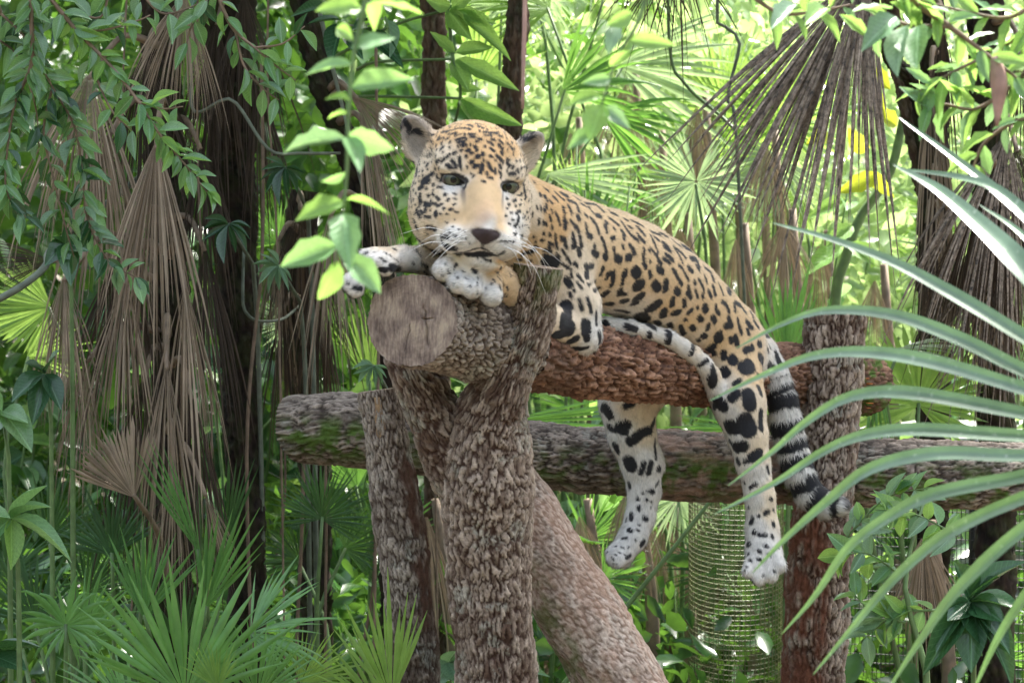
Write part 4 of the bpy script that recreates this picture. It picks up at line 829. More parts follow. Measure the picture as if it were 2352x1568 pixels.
def fan_geo(hub, c, n, R, nseg, span, split=0.5, g=0.2, fold=0.5, seed=0, ragged=0.12, wf=1.0, rows=7, shape=0.3, start=0.03):
    rg = np.random.default_rng(seed); hub, c, n = (np.array(q, dtype=float) for q in (hub, c, n)); c /= np.linalg.norm(c); n -= c * (n @ c); n /= np.linalg.norm(n); s = np.cross(c, n)
    V, F = [], []; ts = np.concatenate([[start], np.linspace(0.2, 1, rows - 1)])
    for i in range(nseg):
        a = -span / 2 + span * (i + 0.5) / nseg + rg.normal() * span / nseg * ragged * 2
        Ls = R * (1 - shape * abs(2 * a / max(span, 1e-3)) ** 2 * 0.6) * (1 + rg.normal() * ragged)
        d0 = c * math.cos(a) + s * math.sin(a) + n * rg.normal() * 0.06 * (1 + 3 * ragged); d0 /= np.linalg.norm(d0); gi = g * rg.uniform(0.6, 1.4)
        hw = span / nseg / 2 * wf; pos, pt = hub.copy(), 0.0; sp = split * rg.uniform(0.85, 1.15); tw = rg.normal() * ragged * 3
        b = len(V)
        for t in ts:
            d = d0 * (1 - gi * t * t) + DOWN * gi * t * t; d /= np.linalg.norm(d)
            pos = pos + d * (t - pt) * Ls; pt = t
            side = np.cross(n, d); side /= np.linalg.norm(side) + 1e-9; up = np.cross(d, side)
            ang = tw * t; side, up = side * math.cos(ang) + up * math.sin(ang), up * math.cos(ang) - side * math.sin(ang)
            w = min(t, sp) * Ls * math.tan(min(hw, 0.5)); w *= 1 if t < sp else max(0.03, (1 - t) / (1 - sp)) ** 0.85
            V += [pos - side * w, pos + up * w * fold * (1 if i % 1 == 0 else -1), pos + side * w]
        for k in range(len(ts) - 1):
            q = b + 3 * k; F += [(q, q + 1, q + 4, q + 3), (q + 1, q + 2, q + 5, q + 4)]
    return np.array(V), np.array(F)
def dirs(ang, lean=0.0):
    """a direction in the picture's upright plane: 0 up, 90 to the east, 180 down; lean tips it towards (+) or away from the lens"""
    a = math.radians(ang); v = Vector((math.sin(a), -lean, math.cos(a))); return v.normalized()
def frond(parent, hub, R, ang, span, mat, nseg=None, g=0.15, lean=0.0, tilt=(0, 0), split=0.5, base=None, seed=0, ragged=0.1, wf=1.0, fold=0.5, name='frond', pet=None, petr=0.006, shape=0.3):
    """hub (u, v, d), R in px there; tilt turns the fan's flat side away from facing the lens"""
    h = P(*hub); Rm = px(R, hub[2]); c = dirs(ang, lean); n = Vector((tilt[0], -1, tilt[1]))
    nseg = nseg or max(6, int(span / 6)); V, F = fan_geo(h, c, n, Rm, nseg, math.radians(span), split, g, fold, seed, ragged, wf, shape=shape)
    o = mesh_obj(name, V, F, LM[mat], parent)
    if base is not None:
        b = Vector(base); mid = (b * 0.45 + h * 0.55) + Vector((0, 0, 0.12 * (h - b).length)) - Vector(c) * 0.1 * (h - b).length
        if pet is None: pet = M_stem
        tube_obj('petiole', [b, mid, h + c * Rm * 0.04], [petr * 1.5, petr, petr * 0.7], pet, o, 10, 6)
    return o
def ground_at(p): return Vector((p.x, p.y, -0.02))
# ------------------------------------------------------------------ ground
m_gr, N, L, B = new_mat('leaf_litter'); tc_ = node(N, 'ShaderNodeTexCoord')
n1 = node(N, 'ShaderNodeTexNoise', Scale=9.0, Detail=8.0, Roughness=0.7); L.new(tc_.outputs['Object'], n1.inputs['Vector'])
v1 = node(N, 'ShaderNodeTexVoronoi', Scale=22.0); L.new(tc_.outputs['Object'], v1.inputs['Vector'])
r1 = ramp(N, [(0.3, (0.035, 0.026, 0.018)), (0.5, (0.10, 0.075, 0.05)), (0.7, (0.20, 0.15, 0.10))]); L.new(n1.outputs[0], r1.inputs[0])
L.new(mixc(N, L, 0.5, r1.outputs[0], v1.outputs['Color'], 'MULTIPLY'), B.inputs['Base Color']); B.inputs['Roughness'].default_value = 0.9
bp = node(N, 'ShaderNodeBump', Strength=0.8, Distance=0.03); L.new(v1.outputs['Distance'], bp.inputs['Height']); L.new(bp.outputs[0], B.inputs['Normal'])
gx, gy = np.meshgrid(np.linspace(-60, 60, 161), np.linspace(-30, 120, 161)); gp = np.stack([gx.ravel(), gy.ravel(), gx.ravel() * 0], axis=1)
gp[:, 2] = (fbm(gp * 0.6, 4, 2) - 0.5) * 0.10
tag(mesh_obj('ground', gp, grid_faces(161, 161), m_gr), kind='structure')
rp_ = random.Random(12)
# ------------------------------------------------------------------ palms with dead skirts and dark trunks
def palm_trunk(parent, rows, mat=M_palm, seed=0, ringy=True):
    q = list(rows); last = P(*q[-1][:3])
    pts = [P(*r[:3]) for r in q]; rad = [px(r[3], r[2]) for r in q]
    if last.z > 0.05: pts.append(Vector((last.x, last.y, -0.03))); rad.append(rad[-1] * 1.1)
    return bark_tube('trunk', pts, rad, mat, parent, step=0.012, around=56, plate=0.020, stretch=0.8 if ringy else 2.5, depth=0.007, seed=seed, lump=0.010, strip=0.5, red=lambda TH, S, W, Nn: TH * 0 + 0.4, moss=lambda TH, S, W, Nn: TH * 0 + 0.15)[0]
def dead_frond(parent, u, v, d, R, ang, span, mat='dead', n=None, g=0.55, seed=0, lean=0.12, trunk_pt=None, wf=1.35, split=0.5, ragged=0.2, tilt=None):
    t = tilt or (rp_.uniform(-0.5, 0.5), 0.2)
    return frond(parent, (u, v, d), R, ang, span, mat, n or max(24, int(span * 1.15)), g, lean, t, split, trunk_pt, seed, ragged, wf, 0.7, 'dead_frond', M_petd, 0.008, 0.15)
pA = thing('skirted_palm', 'palm hung with a long tan skirt of dead fan fronds beside the dark trunk', 'palm')
palm_trunk(pA, [(340, -620, 6.5, 46), (372, 100, 6.5, 44), (385, 600, 6.5, 42), (395, 1100, 6.5, 44)], seed=3)
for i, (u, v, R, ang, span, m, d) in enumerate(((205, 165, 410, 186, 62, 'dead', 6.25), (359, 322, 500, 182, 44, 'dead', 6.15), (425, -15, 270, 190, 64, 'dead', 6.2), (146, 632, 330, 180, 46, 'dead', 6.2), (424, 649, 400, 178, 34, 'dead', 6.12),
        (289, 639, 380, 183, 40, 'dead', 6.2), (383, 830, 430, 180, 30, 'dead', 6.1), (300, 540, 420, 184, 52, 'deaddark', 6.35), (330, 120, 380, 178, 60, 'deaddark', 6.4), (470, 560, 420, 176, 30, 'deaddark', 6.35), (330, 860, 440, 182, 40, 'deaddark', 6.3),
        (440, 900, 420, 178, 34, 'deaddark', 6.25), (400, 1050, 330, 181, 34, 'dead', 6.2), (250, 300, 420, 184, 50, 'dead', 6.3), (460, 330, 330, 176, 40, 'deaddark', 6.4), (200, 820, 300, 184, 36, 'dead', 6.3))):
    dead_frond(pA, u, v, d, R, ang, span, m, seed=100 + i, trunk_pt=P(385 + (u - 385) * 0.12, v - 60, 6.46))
dead_frond(pA, 118, 600, 6.35, 150, 268, 60, 'deaddark', g=0.25, seed=130, trunk_pt=P(350, 640, 6.45))
dead_frond(pA, 309, 1142, 6.0, 170, 338, 95, 'dead', n=26, g=-0.05, seed=131, wf=1.0, split=0.8, ragged=0.06, trunk_pt=P(390, 1330, 6.3))
dead_frond(pA, 469, 1130, 6.05, 200, 160, 26, 'dead', seed=132, trunk_pt=P(400, 1060, 6.4))
pB = thing('dark_palm', 'straight dark brown palm trunk standing between the tan skirt and the hollow', 'palm')
palm_trunk(pB, [(505, -760, 6.7, 56), (528, 150, 6.7, 58), (540, 560, 6.7, 47), (552, 900, 6.7, 43), (566, 1250, 6.7, 42)], seed=5)
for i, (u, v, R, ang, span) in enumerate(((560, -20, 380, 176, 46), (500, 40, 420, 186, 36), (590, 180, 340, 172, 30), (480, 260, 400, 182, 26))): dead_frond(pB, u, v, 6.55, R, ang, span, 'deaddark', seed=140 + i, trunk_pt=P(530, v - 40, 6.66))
pC = thing('leaning_palm', 'leaning dark ringed palm trunk with dry fronds left of the jaguar head', 'palm')
pC['label'] = 'leaning dark ringed trunk with dry tan fronds just behind the hanging leafy twig'
palm_trunk(pC, [(640, -300, 6.6, 30), (700, 20, 6.6, 30), (745, 190, 6.6, 30), (805, 360, 6.6, 29), (850, 520, 6.6, 29), (880, 640, 6.6, 30), (905, 900, 6.6, 32)], seed=7)
for i, (u, v, R, ang, span, m) in enumerate(((815, 222, 230, 130, 56, 'dead'), (826, 240, 400, 170, 18, 'dead'), (760, 480, 330, 178, 40, 'dead'), (850, 300, 330, 168, 14, 'dead'))): dead_frond(pC, u, v, 6.42, R, ang, span, m, seed=150 + i, trunk_pt=P(760 + 0.25 * (v - 220), v - 20, 6.55), g=0.35)
pC2 = thing('stout_palm', 'short dark trunk draped in brown dead fronds behind the sawn post', 'palm')
palm_trunk(pC2, [(705, 440, 7.0, 34), (680, 640, 7.0, 36), (700, 900, 7.0, 36), (722, 1100, 7.0, 34)], seed=8)
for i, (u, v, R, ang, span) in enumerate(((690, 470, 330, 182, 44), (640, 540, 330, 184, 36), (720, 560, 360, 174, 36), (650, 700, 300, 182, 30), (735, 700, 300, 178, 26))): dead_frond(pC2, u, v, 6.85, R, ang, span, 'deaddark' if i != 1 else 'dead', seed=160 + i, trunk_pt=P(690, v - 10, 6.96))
def slim(name, label, rows, seed):
    t = thing(name, label, 'tree'); palm_trunk(t, rows, M_palm2, seed); return t
M_palm2 = bark_mat('bark_slim_grey', (0.060, 0.045, 0.036), (0.17, 0.135, 0.11), (0.035, 0.022, 0.016), red=(0.15, 0.075, 0.045), lichen=0.3, lich_col=(0.24, 0.24, 0.2))
t3 = slim('slim_tree', 'slim dark straight trunk rising behind the jaguar, nearer the leaning palm', [(985, -1150, 7.2, 22), (990, -320, 7.2, 25), (994, 0, 7.2, 25), (998, 300, 7.2, 26), (1002, 900, 7.2, 28)], 11)
t4 = slim('slim_tree', 'slim dark straight trunk rising behind the jaguar ear beside the reddish aerial root', [(1215, -1150, 7.2, 20), (1200, -320, 7.2, 23), (1190, 0, 7.2, 24), (1172, 310, 7.2, 24), (1165, 900, 7.2, 26)], 12)
t5 = slim('lichened_tree', 'thin crooked lichen-mottled trunk between the grey dead fan and the shaggy palm', [(2020, -300, 7.0, 18), (2042, 0, 7.0, 18), (2057, 128, 7.0, 18), (2079, 225, 7.0, 20), (2106, 350, 7.0, 19), (2140, 560, 7.0, 20), (2150, 1000, 7.0, 22)], 13)
pD = thing('grey_fan_palm', 'palm with one huge mottled grey dead fan hanging above the upright post', 'palm')
palm_trunk(pD, [(1990, -480, 6.4, 40), (1985, -150, 6.4, 40), (1990, 60, 6.4, 26), (2046, 130, 6.6, 14), (2120, 400, 6.9, 14)], seed=14)
dead_frond(pD, 1975, -60, 5.95, 640, 201, 62, 'mott', n=66, g=0.16, seed=170, wf=1.8, split=0.52, ragged=0.13, trunk_pt=P(1985, -200, 6.38), tilt=(0.15, 0.1))
dead_frond(pD, 1990, -70, 5.9, 400, 187, 30, 'mott', n=34, g=0.25, seed=171, wf=1.4, split=0.7, ragged=0.10, trunk_pt=P(1985, -180, 6.38), tilt=(-0.1, 0.1))
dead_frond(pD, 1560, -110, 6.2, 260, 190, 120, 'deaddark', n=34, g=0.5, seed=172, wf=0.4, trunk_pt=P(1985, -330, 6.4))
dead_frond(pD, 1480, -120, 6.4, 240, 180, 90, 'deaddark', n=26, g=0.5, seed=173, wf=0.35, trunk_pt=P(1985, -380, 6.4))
pE = thing('shaggy_palm', 'narrow shaggy palm trunk wrapped in long hanging brown fronds', 'palm')
palm_trunk(pE, [(2120, -320, 6.9, 30), (2136, 40, 6.9, 30), (2150, 300, 6.9, 28), (2152, 700, 6.9, 30)], seed=15)
for i, (u, v, R, span, m) in enumerate(((2138, 150, 420, 16, 'dead'), (2160, 260, 470, 16, 'dead'), (2142, 420, 380, 18, 'deaddark'), (2165, 40, 330, 22, 'deaddark'), (2128, 500, 300, 22, 'deaddark'))): dead_frond(pE, u, v, 6.75, R, 180, span, m, n=20, seed=180 + i, trunk_pt=P(2148, v - 30, 6.86))
pF = thing('broad_skirt_palm', 'dark palm trunk with a broad black-brown thatch of dead fans behind the green blades', 'palm')
palm_trunk(pF, [(2260, -900, 6.7, 38), (2262, 0, 6.7, 38), (2270, 330, 6.7, 40), (2290, 900, 6.7, 42)], seed=16)
palm_trunk_b = None
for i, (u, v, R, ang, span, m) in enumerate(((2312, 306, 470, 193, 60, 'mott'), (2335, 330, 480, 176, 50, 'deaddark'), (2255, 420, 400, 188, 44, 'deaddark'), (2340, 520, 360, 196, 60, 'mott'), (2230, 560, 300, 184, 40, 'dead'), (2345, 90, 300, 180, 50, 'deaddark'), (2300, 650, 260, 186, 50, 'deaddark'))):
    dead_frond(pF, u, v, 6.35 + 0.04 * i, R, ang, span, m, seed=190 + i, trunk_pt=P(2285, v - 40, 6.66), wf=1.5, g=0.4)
for i, (u, v, d, R, ang, span) in enumerate(((1800, 512, 7.4, 170, 178, 80), (1660, 170, 8.6, 200, 180, 60), (1720, 190, 8.8, 260, 178, 50), (1440, 190, 8.4, 200, 184, 60), (1560, 520, 7.8, 180, 175, 60), (1600, 240, 8.0, 260, 182, 40), (1310, 300, 8.3, 240, 178, 40), (1760, 330, 8.0, 220, 180, 50), (1880, 560, 7.9, 200, 182, 50), (1500, 330, 8.2, 260, 178, 36), (2010, 640, 7.4, 180, 184, 50), (1690, 545, 7.4, 150, 178, 40), (1440, 1120, 7.0, 220, 176, 60), (1530, 1190, 7.4, 200, 190, 70), (1330, 1180, 6.9, 220, 172, 50), (1860, 1180, 7.6, 220, 182, 60), (2120, 1230, 6.6, 240, 178, 70), (980, 1180, 6.9, 260, 182, 50))):
    low = v > 1000; wh = ('behind the sawn leaning post' if u < 1100 else 'behind the brace log' if u < 1600 else 'beside the wire mesh' if u < 2000 else 'before the wire fence') if low else ('above the silvery round fan' if v < 340 and u < 1780 else 'under the grey dead fan' if u > 1740 else 'behind the jaguar back'); t = thing('dry_palm_clump', ('low clump of dry tan palm fronds drooping ' if low else 'clump of dry tan palm fronds hanging ') + wh, 'palm', ('low dry fronds ' if low else 'hanging dry fronds ') + wh)
    dead_frond(t, u, v, d, R, ang, span, 'dead', seed=210 + i); b = P(u + 20, v - 10, d + 0.1)
    tube_obj('trunk', [b + Vector((0, 0, 0.03)), Vector((b.x + 0.05, b.y, b.z * 0.5)), Vector((b.x, b.y, -0.02))], [0.012, 0.02, 0.03], M_petd, t, 12, 10)

def shade_crown(t, u, v, d, n, R, seed):  # crowns above the frame, added to shade what stands below
    rc = random.Random(seed); h = P(u, v, d)
    for k in range(n):
        a = 6.283 * k / n + rc.uniform(-0.2, 0.2); el = rc.uniform(-0.35, 0.75); Lp = rc.uniform(0.55, 0.85)
        dr = Vector((math.cos(a) * math.cos(el), math.sin(a) * math.cos(el), math.sin(el))); hub = h + dr * Lp
        V, F = fan_geo(hub, dr + Vector((0, 0, -0.25)), Vector((0, 0, 1)) + dr * 0.3, R * rc.uniform(0.85, 1.15), 30, math.radians(230), 0.55, 0.3, 0.5, seed * 31 + k, 0.08, 1.0)
        o = mesh_obj('shade_frond', V, F, LM['fandark'], t); tube_obj('petiole', [h, h + dr * Lp * 0.5 + Vector((0, 0, 0.05)), hub], [0.012, 0.009, 0.007], M_stem, o, 8, 6)
shade_crown(pA, 340, -620, 6.5, 7, 0.62, 1); shade_crown(pB, 505, -760, 6.7, 9, 0.62, 2); shade_crown(pF, 2260, -900, 6.7, 12, 0.55, 4)
# ------------------------------------------------------------------ green palmettos
def palmetto(label, base, fr, group=None, name='palmetto', seed=0):
    t = thing(name, label, 'palm', group); b = P(*base); b = Vector((b.x, b.y, 0.0))
    tube_obj('stem', [b + Vector((0, 0, -0.02)), b + Vector((0.01, 0, 0.12)), b + Vector((0, 0.01, 0.22))], [0.05, 0.04, 0.02], M_petd, t, 8, 8)
    for i, f in enumerate(fr):
        hub, R, ang, span, mat = f[:5]; kw = f[5] if len(f) > 5 else {}
        frond(t, hub, R, ang, span, mat, base=b + Vector((0, 0, 0.2)), seed=seed * 13 + i, **kw)
    return t
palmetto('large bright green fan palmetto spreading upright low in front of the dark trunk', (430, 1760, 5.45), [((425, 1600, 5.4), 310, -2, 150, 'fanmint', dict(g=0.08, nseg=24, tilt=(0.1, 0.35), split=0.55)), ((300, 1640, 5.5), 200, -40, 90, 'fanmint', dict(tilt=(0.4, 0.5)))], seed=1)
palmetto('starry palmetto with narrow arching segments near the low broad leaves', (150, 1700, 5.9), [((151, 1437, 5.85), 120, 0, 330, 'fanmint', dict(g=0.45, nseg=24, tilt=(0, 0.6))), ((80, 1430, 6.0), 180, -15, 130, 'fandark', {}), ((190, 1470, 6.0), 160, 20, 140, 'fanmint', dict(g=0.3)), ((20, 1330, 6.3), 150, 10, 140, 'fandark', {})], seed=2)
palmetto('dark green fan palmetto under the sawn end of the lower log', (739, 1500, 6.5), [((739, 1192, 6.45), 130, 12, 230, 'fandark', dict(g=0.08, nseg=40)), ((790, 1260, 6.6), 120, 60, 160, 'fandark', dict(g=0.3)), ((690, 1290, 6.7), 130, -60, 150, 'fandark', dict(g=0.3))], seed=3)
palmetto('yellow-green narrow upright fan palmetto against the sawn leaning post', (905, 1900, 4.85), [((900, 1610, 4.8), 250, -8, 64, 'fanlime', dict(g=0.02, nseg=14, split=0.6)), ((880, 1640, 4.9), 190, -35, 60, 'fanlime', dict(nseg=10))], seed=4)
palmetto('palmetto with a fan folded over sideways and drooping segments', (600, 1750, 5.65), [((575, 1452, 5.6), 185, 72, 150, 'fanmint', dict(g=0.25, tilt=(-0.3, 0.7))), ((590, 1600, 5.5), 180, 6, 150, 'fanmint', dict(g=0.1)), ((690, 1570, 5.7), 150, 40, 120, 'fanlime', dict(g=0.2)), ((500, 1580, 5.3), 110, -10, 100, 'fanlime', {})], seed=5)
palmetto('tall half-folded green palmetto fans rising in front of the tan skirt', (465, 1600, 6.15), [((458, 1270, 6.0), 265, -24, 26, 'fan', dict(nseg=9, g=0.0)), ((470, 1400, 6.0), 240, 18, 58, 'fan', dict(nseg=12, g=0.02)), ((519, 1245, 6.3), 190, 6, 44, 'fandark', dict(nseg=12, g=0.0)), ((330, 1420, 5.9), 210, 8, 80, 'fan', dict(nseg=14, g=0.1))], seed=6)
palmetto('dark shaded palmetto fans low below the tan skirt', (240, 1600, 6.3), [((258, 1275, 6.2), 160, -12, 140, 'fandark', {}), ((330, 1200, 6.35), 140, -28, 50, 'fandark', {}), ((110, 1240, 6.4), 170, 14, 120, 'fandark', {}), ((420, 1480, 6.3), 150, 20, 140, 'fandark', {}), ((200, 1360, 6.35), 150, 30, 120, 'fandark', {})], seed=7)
palmetto('upright green palmetto blades standing between the jaguar rump and the post', (1810, 1300, 6.7), [((1806, 840, 6.6), 210, -2, 56, 'fan', dict(nseg=11, g=0.0, split=0.6)), ((1850, 860, 6.7), 170, 16, 60, 'fan', dict(nseg=10))], seed=8)
palmetto('round backlit palmetto fan on a dark stalk behind the lower log', (2110, 1300, 6.7), [((2110, 931, 6.6), 170, 6, 270, 'fanlime', dict(nseg=40, g=0.06, split=0.72)), ((2010, 830, 6.5), 240, 178, 24, 'fan', dict(nseg=8, g=0.1)), ((2060, 800, 6.5), 170, 92, 60, 'fanpale', dict(g=0.25, tilt=(0, 1.2)))], seed=9)
palmetto('silvery round fan leaf drooping in the open behind the jaguar back', (1640, 1300, 7.7), [((1599, 417, 7.6), 140, 185, 330, 'fanpale', dict(nseg=46, g=0.12, split=0.55, tilt=(0.1, 0.3)))], seed=10, name='silver_palmetto')
palmetto('palm with long pale straps pointing to the jaguar shoulder', (1380, 1200, 7.6), [((1250, 400, 7.5), 260, 98, 46, 'fanpale', dict(nseg=9, g=0.1)), ((1350, 560, 7.5), 200, 30, 90, 'fan', dict(nseg=16, g=0.1)), ((1330, 480, 7.7), 150, -10, 50, 'fanlime', dict(nseg=10, g=0.0))], seed=11)
palmetto('palmetto with flat green blades reaching under the upper log', (1150, 1500, 6.6), [((1150, 968, 6.5), 340, 86, 20, 'fan', dict(nseg=6, g=0.04)), ((1760, 985, 6.6), 260, 270, 22, 'fan', dict(nseg=6, g=0.04))], seed=12)
palmetto('pale fan palmetto hanging behind the wire mesh roll', (1560, 1500, 7.3), [((1560, 1140, 7.2), 130, 190, 170, 'fanpale', dict(nseg=26, g=0.3)), ((1480, 1120, 7.3), 120, 200, 130, 'fan', dict(nseg=18, g=0.3))], seed=13)
palmetto('spiky green palmetto low behind the leaning brace log', (1400, 1600, 7.0), [((1385, 1330, 6.8), 110, 62, 130, 'fan', dict(nseg=18, g=0.1)), ((1350, 1240, 7.0), 120, 30, 120, 'fan', {}), ((1300, 1440, 6.6), 110, 40, 120, 'fan', {})], seed=14)
palmetto('lime backlit fan leaf glowing behind the brown drooping frond', (120, 1400, 7.3), [((118, 705, 7.2), 150, 268, 150, 'fanlime', dict(nseg=26, g=0.05, split=0.8)), ((60, 820, 7.4), 150, 70, 90, 'fanlime', {})], seed=15)
palmetto('small white-lit fan leaf showing between the dark trunks', (690, 1300, 7.7), [((668, 742, 7.5), 85, 262, 130, 'fanpale', dict(nseg=20, g=0.05)), ((640, 560, 7.8), 110, 320, 120, 'fan', {})], seed=16)
palmetto('yellow-green fans standing right below the sawn log end', (840, 1400, 7.2), [((850, 880, 7.0), 190, -6, 70, 'fanlime', dict(nseg=14)), ((880, 1250, 7.0), 150, 20, 120, 'fandark', {}), ((820, 1120, 7.1), 150, -30, 120, 'fan', {})], seed=17)
palmetto('palm with bright straps behind the two slim trunks', (1300, 1200, 8.0), [((1290, 210, 7.9), 220, 60, 100, 'fan', dict(nseg=14, g=0.3)), ((1420, 150, 8.0), 300, 96, 90, 'fanpale', dict(nseg=16, g=0.2)), ((1380, 260, 8.0), 230, 110, 80, 'fan', dict(nseg=12, g=0.25)), ((1090, 190, 8.1), 200, 30, 90, 'fanlime', dict(nseg=12))], seed=18)
bgl = 'fan palm in the sunlit thicket with spread green fronds'
for i in range(26):
    d = rp_.uniform(7.9, 11.5); u = rp_.uniform(-500, 2850) if i > 8 else rp_.uniform(1250, 2300); v = rp_.uniform(-150, 1250)
    fr = []
    for k in range(rp_.randint(3, 5)):
        fr.append(((u + rp_.uniform(-160, 160), v + rp_.uniform(-140, 140), d + rp_.uniform(-0.3, 0.3)), rp_.uniform(110, 210), rp_.uniform(0, 360), rp_.choice((90, 140, 200, 280)), rp_.choice(('fan', 'fanlime', 'fanlime', 'fanpale', 'fanpale') if u > 1050 else ('fan', 'fandark', 'fanlime', 'fandark')), dict(g=rp_.uniform(0.05, 0.4), tilt=(rp_.uniform(-0.6, 0.6), rp_.uniform(-0.2, 0.9)))))  # lime and pale copies paint the sunlit side, dark ones the shaded
    where = 'behind the tan skirt' if u < 480 else 'behind the dark trunks' if u < 900 else 'behind the slim trunks' if u < 1300 else 'behind the jaguar back' if u < 1700 else 'behind the grey dead fan' if u < 2080 else 'behind the broad dark thatch'
    lb = 'far fan palm with spread green fronds ' + where; palmetto(lb, (u, 1200, d), fr, 'fan palms ' + where, 'thicket_palm', 40 + i)
for i in range(14):                                   # undergrowth by the trunks
    d = rp_.uniform(6.8, 8.2); u = rp_.uniform(-150, 2450); v = rp_.uniform(1150, 1600)
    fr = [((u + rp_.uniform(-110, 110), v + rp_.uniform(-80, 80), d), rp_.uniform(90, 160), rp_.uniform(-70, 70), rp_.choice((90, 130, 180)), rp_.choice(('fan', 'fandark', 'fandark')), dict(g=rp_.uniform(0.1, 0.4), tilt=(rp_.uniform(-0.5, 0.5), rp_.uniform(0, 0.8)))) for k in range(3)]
    where = 'below the tan skirt' if u < 480 else 'by the dark trunks' if u < 1050 else 'by the leaning brace log' if u < 1550 else 'by the wire mesh' if u < 1900 else 'by the wire fence'
    palmetto('low undergrowth palmetto with a few spiky fans ' + where, (u, 1500, d), fr, 'palmettos ' + where, 'undergrowth_palmetto', 80 + i)
# ------------------------------------------------------------------ broad-leaved plants, twigs and lianas
rl = random.Random(5)
def stem_path(parent, rows, r0, r1, mat=M_twig, name='stem'):
    n = len(rows); return tube_obj(name, [P(*q) for q in rows], [r0 + (r1 - r0) * k / (n - 1) for k in range(n)], mat, parent, n * 5, 6)
def leaves_along(parent, rows, every, Lpx, wr, kind, mats, droop=0.5, spread=1.0, skip=0.0, jit=0.3, pair=False):
    p = spline(np.array([(r[0], r[1], r[2]) for r in rows], dtype=float), 200)
    seg = np.concatenate([[0], np.cumsum(np.hypot(np.diff(p[:, 0]), np.diff(p[:, 1])))]); k, sgn = every * 0.4, 1
    while k < seg[-1]:
        q = np.array([np.interp(k, seg, p[:, j]) for j in range(3)]); q2 = np.array([np.interp(min(k + 6, seg[-1]), seg, p[:, j]) for j in range(3)])
        tdir = q2[:2] - q[:2]; tdir = tdir / (np.linalg.norm(tdir) + 1e-6)
        for s_ in ((1, -1) if pair else (sgn,)):
            if rl.random() < skip: continue
            nrm = np.array((-tdir[1], tdir[0])) * s_; dv = tdir * rl.uniform(0.2, 0.9) + nrm * spread * rl.uniform(0.5, 1.0) + np.array((0, droop)) * rl.uniform(0.2, 1.2) + np.array((rl.gauss(0, jit), rl.gauss(0, jit)))
            dv /= np.linalg.norm(dv); L_ = Lpx * rl.uniform(0.75, 1.25); d2 = q[2] + px(L_, q[2]) * rl.uniform(-0.7, 0.45)
            leaf(parent, P(*q), P(q[0] + dv[0] * L_, q[1] + dv[1] * L_, d2), px(L_ * wr * rl.uniform(0.85, 1.15), q[2]), kind, rl.choice(mats), rl.randint(0, 6), roll=rl.gauss(0, 0.45))
        k += every * rl.uniform(0.75, 1.25); sgn = -sgn
def offtrunk(parent, base, top, r, mat=M_twig, to=None, lim=None):
    """the trunk these branches grow from, standing beside the view"""
    g = Vector((base.x, base.y, -0.03)); tube_obj('trunk', [g, (g + top) / 2 + Vector((0.03, 0, 0)), top], [r * 1.3, r, r * 0.7], M_palm2, parent, 14, 12)
    for q in (to or []): tube_obj('limb', [top + (q - top) * 0.0, (top + q) / 2 + Vector((0, 0, 0.05)), q], [r * 0.6, r * 0.4, lim or r * 0.2], mat, parent, 10, 8)

# tree whose fine branches hang into the picture from the upper corner
tA = thing('fine_leaved_tree', 'tree with many small glossy pointed leaves on thin hanging twigs over the tan skirt', 'tree')
stems = [[(110, -10, 4.9), (176, 70, 4.9), (263, 161, 4.88), (318, 234, 4.86), (366, 307, 4.85), (421, 373, 4.84), (480, 447, 4.83)],
         [(500, -20, 5.0), (512, 22, 5.0), (541, 73, 5.0), (585, 110, 5.0), (637, 154, 5.0), (680, 185, 5.0)],
         [(70, -10, 5.0), (73, 139, 5.0), (50, 200, 5.0), (33, 241, 5.0), (18, 330, 5.0), (15, 440, 5.0), (60, 500, 5.0)],
         [(172, 66, 4.9), (234, 70, 4.9), (315, 48, 4.9), (345, 35, 4.9)], [(205, 130, 4.92), (230, 200, 4.92), (262, 262, 4.9), (304, 300, 4.9)],
         [(0, 30, 5.1), (60, 90, 5.1), (120, 200, 5.1), (170, 290, 5.1), (190, 400, 5.1), (200, 500, 5.1), (250, 600, 5.1), (320, 640, 5.1)],
         [(120, 200, 5.1), (100, 300, 5.1), (120, 400, 5.1), (150, 520, 5.1), (170, 590, 5.1)], [(320, -20, 5.0), (370, 30, 5.0), (430, 20, 5.0), (480, -5, 5.0)],
         [(318, 234, 4.86), (370, 250, 4.86), (420, 245, 4.86)], [(250, -20, 5.05), (230, 40, 5.05), (160, 30, 5.05), (100, 60, 5.05)], [(-20, 80, 5.1), (40, 130, 5.1), (80, 240, 5.1), (90, 340, 5.1)],
         [(541, 73, 5.0), (560, 150, 5.0), (600, 200, 5.0), (640, 230, 5.0)], [(585, 110, 5.0), (650, 100, 5.0), (700, 60, 5.0)], [(480, -10, 5.0), (440, 60, 5.0), (425, 120, 5.0)]]
for i, st in enumerate(stems):
    stem_path(tA, st, 0.005 if i < 3 else 0.003, 0.0012)
    leaves_along(tA, st, 20 if i in (0, 1) else 19, 56, 0.42, 'lance', ['mid', 'mid', 'lime', 'near'] if i in (0, 1, 8) else ['mid', 'mid', 'near', 'grey', 'dark'], droop=0.6, pair=i in (0, 2, 5))
topA = P(-220, -420, 5.0); offtrunk(tA, P(-220, 1000, 5.0), topA, 0.05, to=[P(110, -10, 4.9), P(70, -10, 5.0), P(500, -20, 5.0), P(320, -20, 5.0), P(0, 30, 5.1)], lim=0.005)

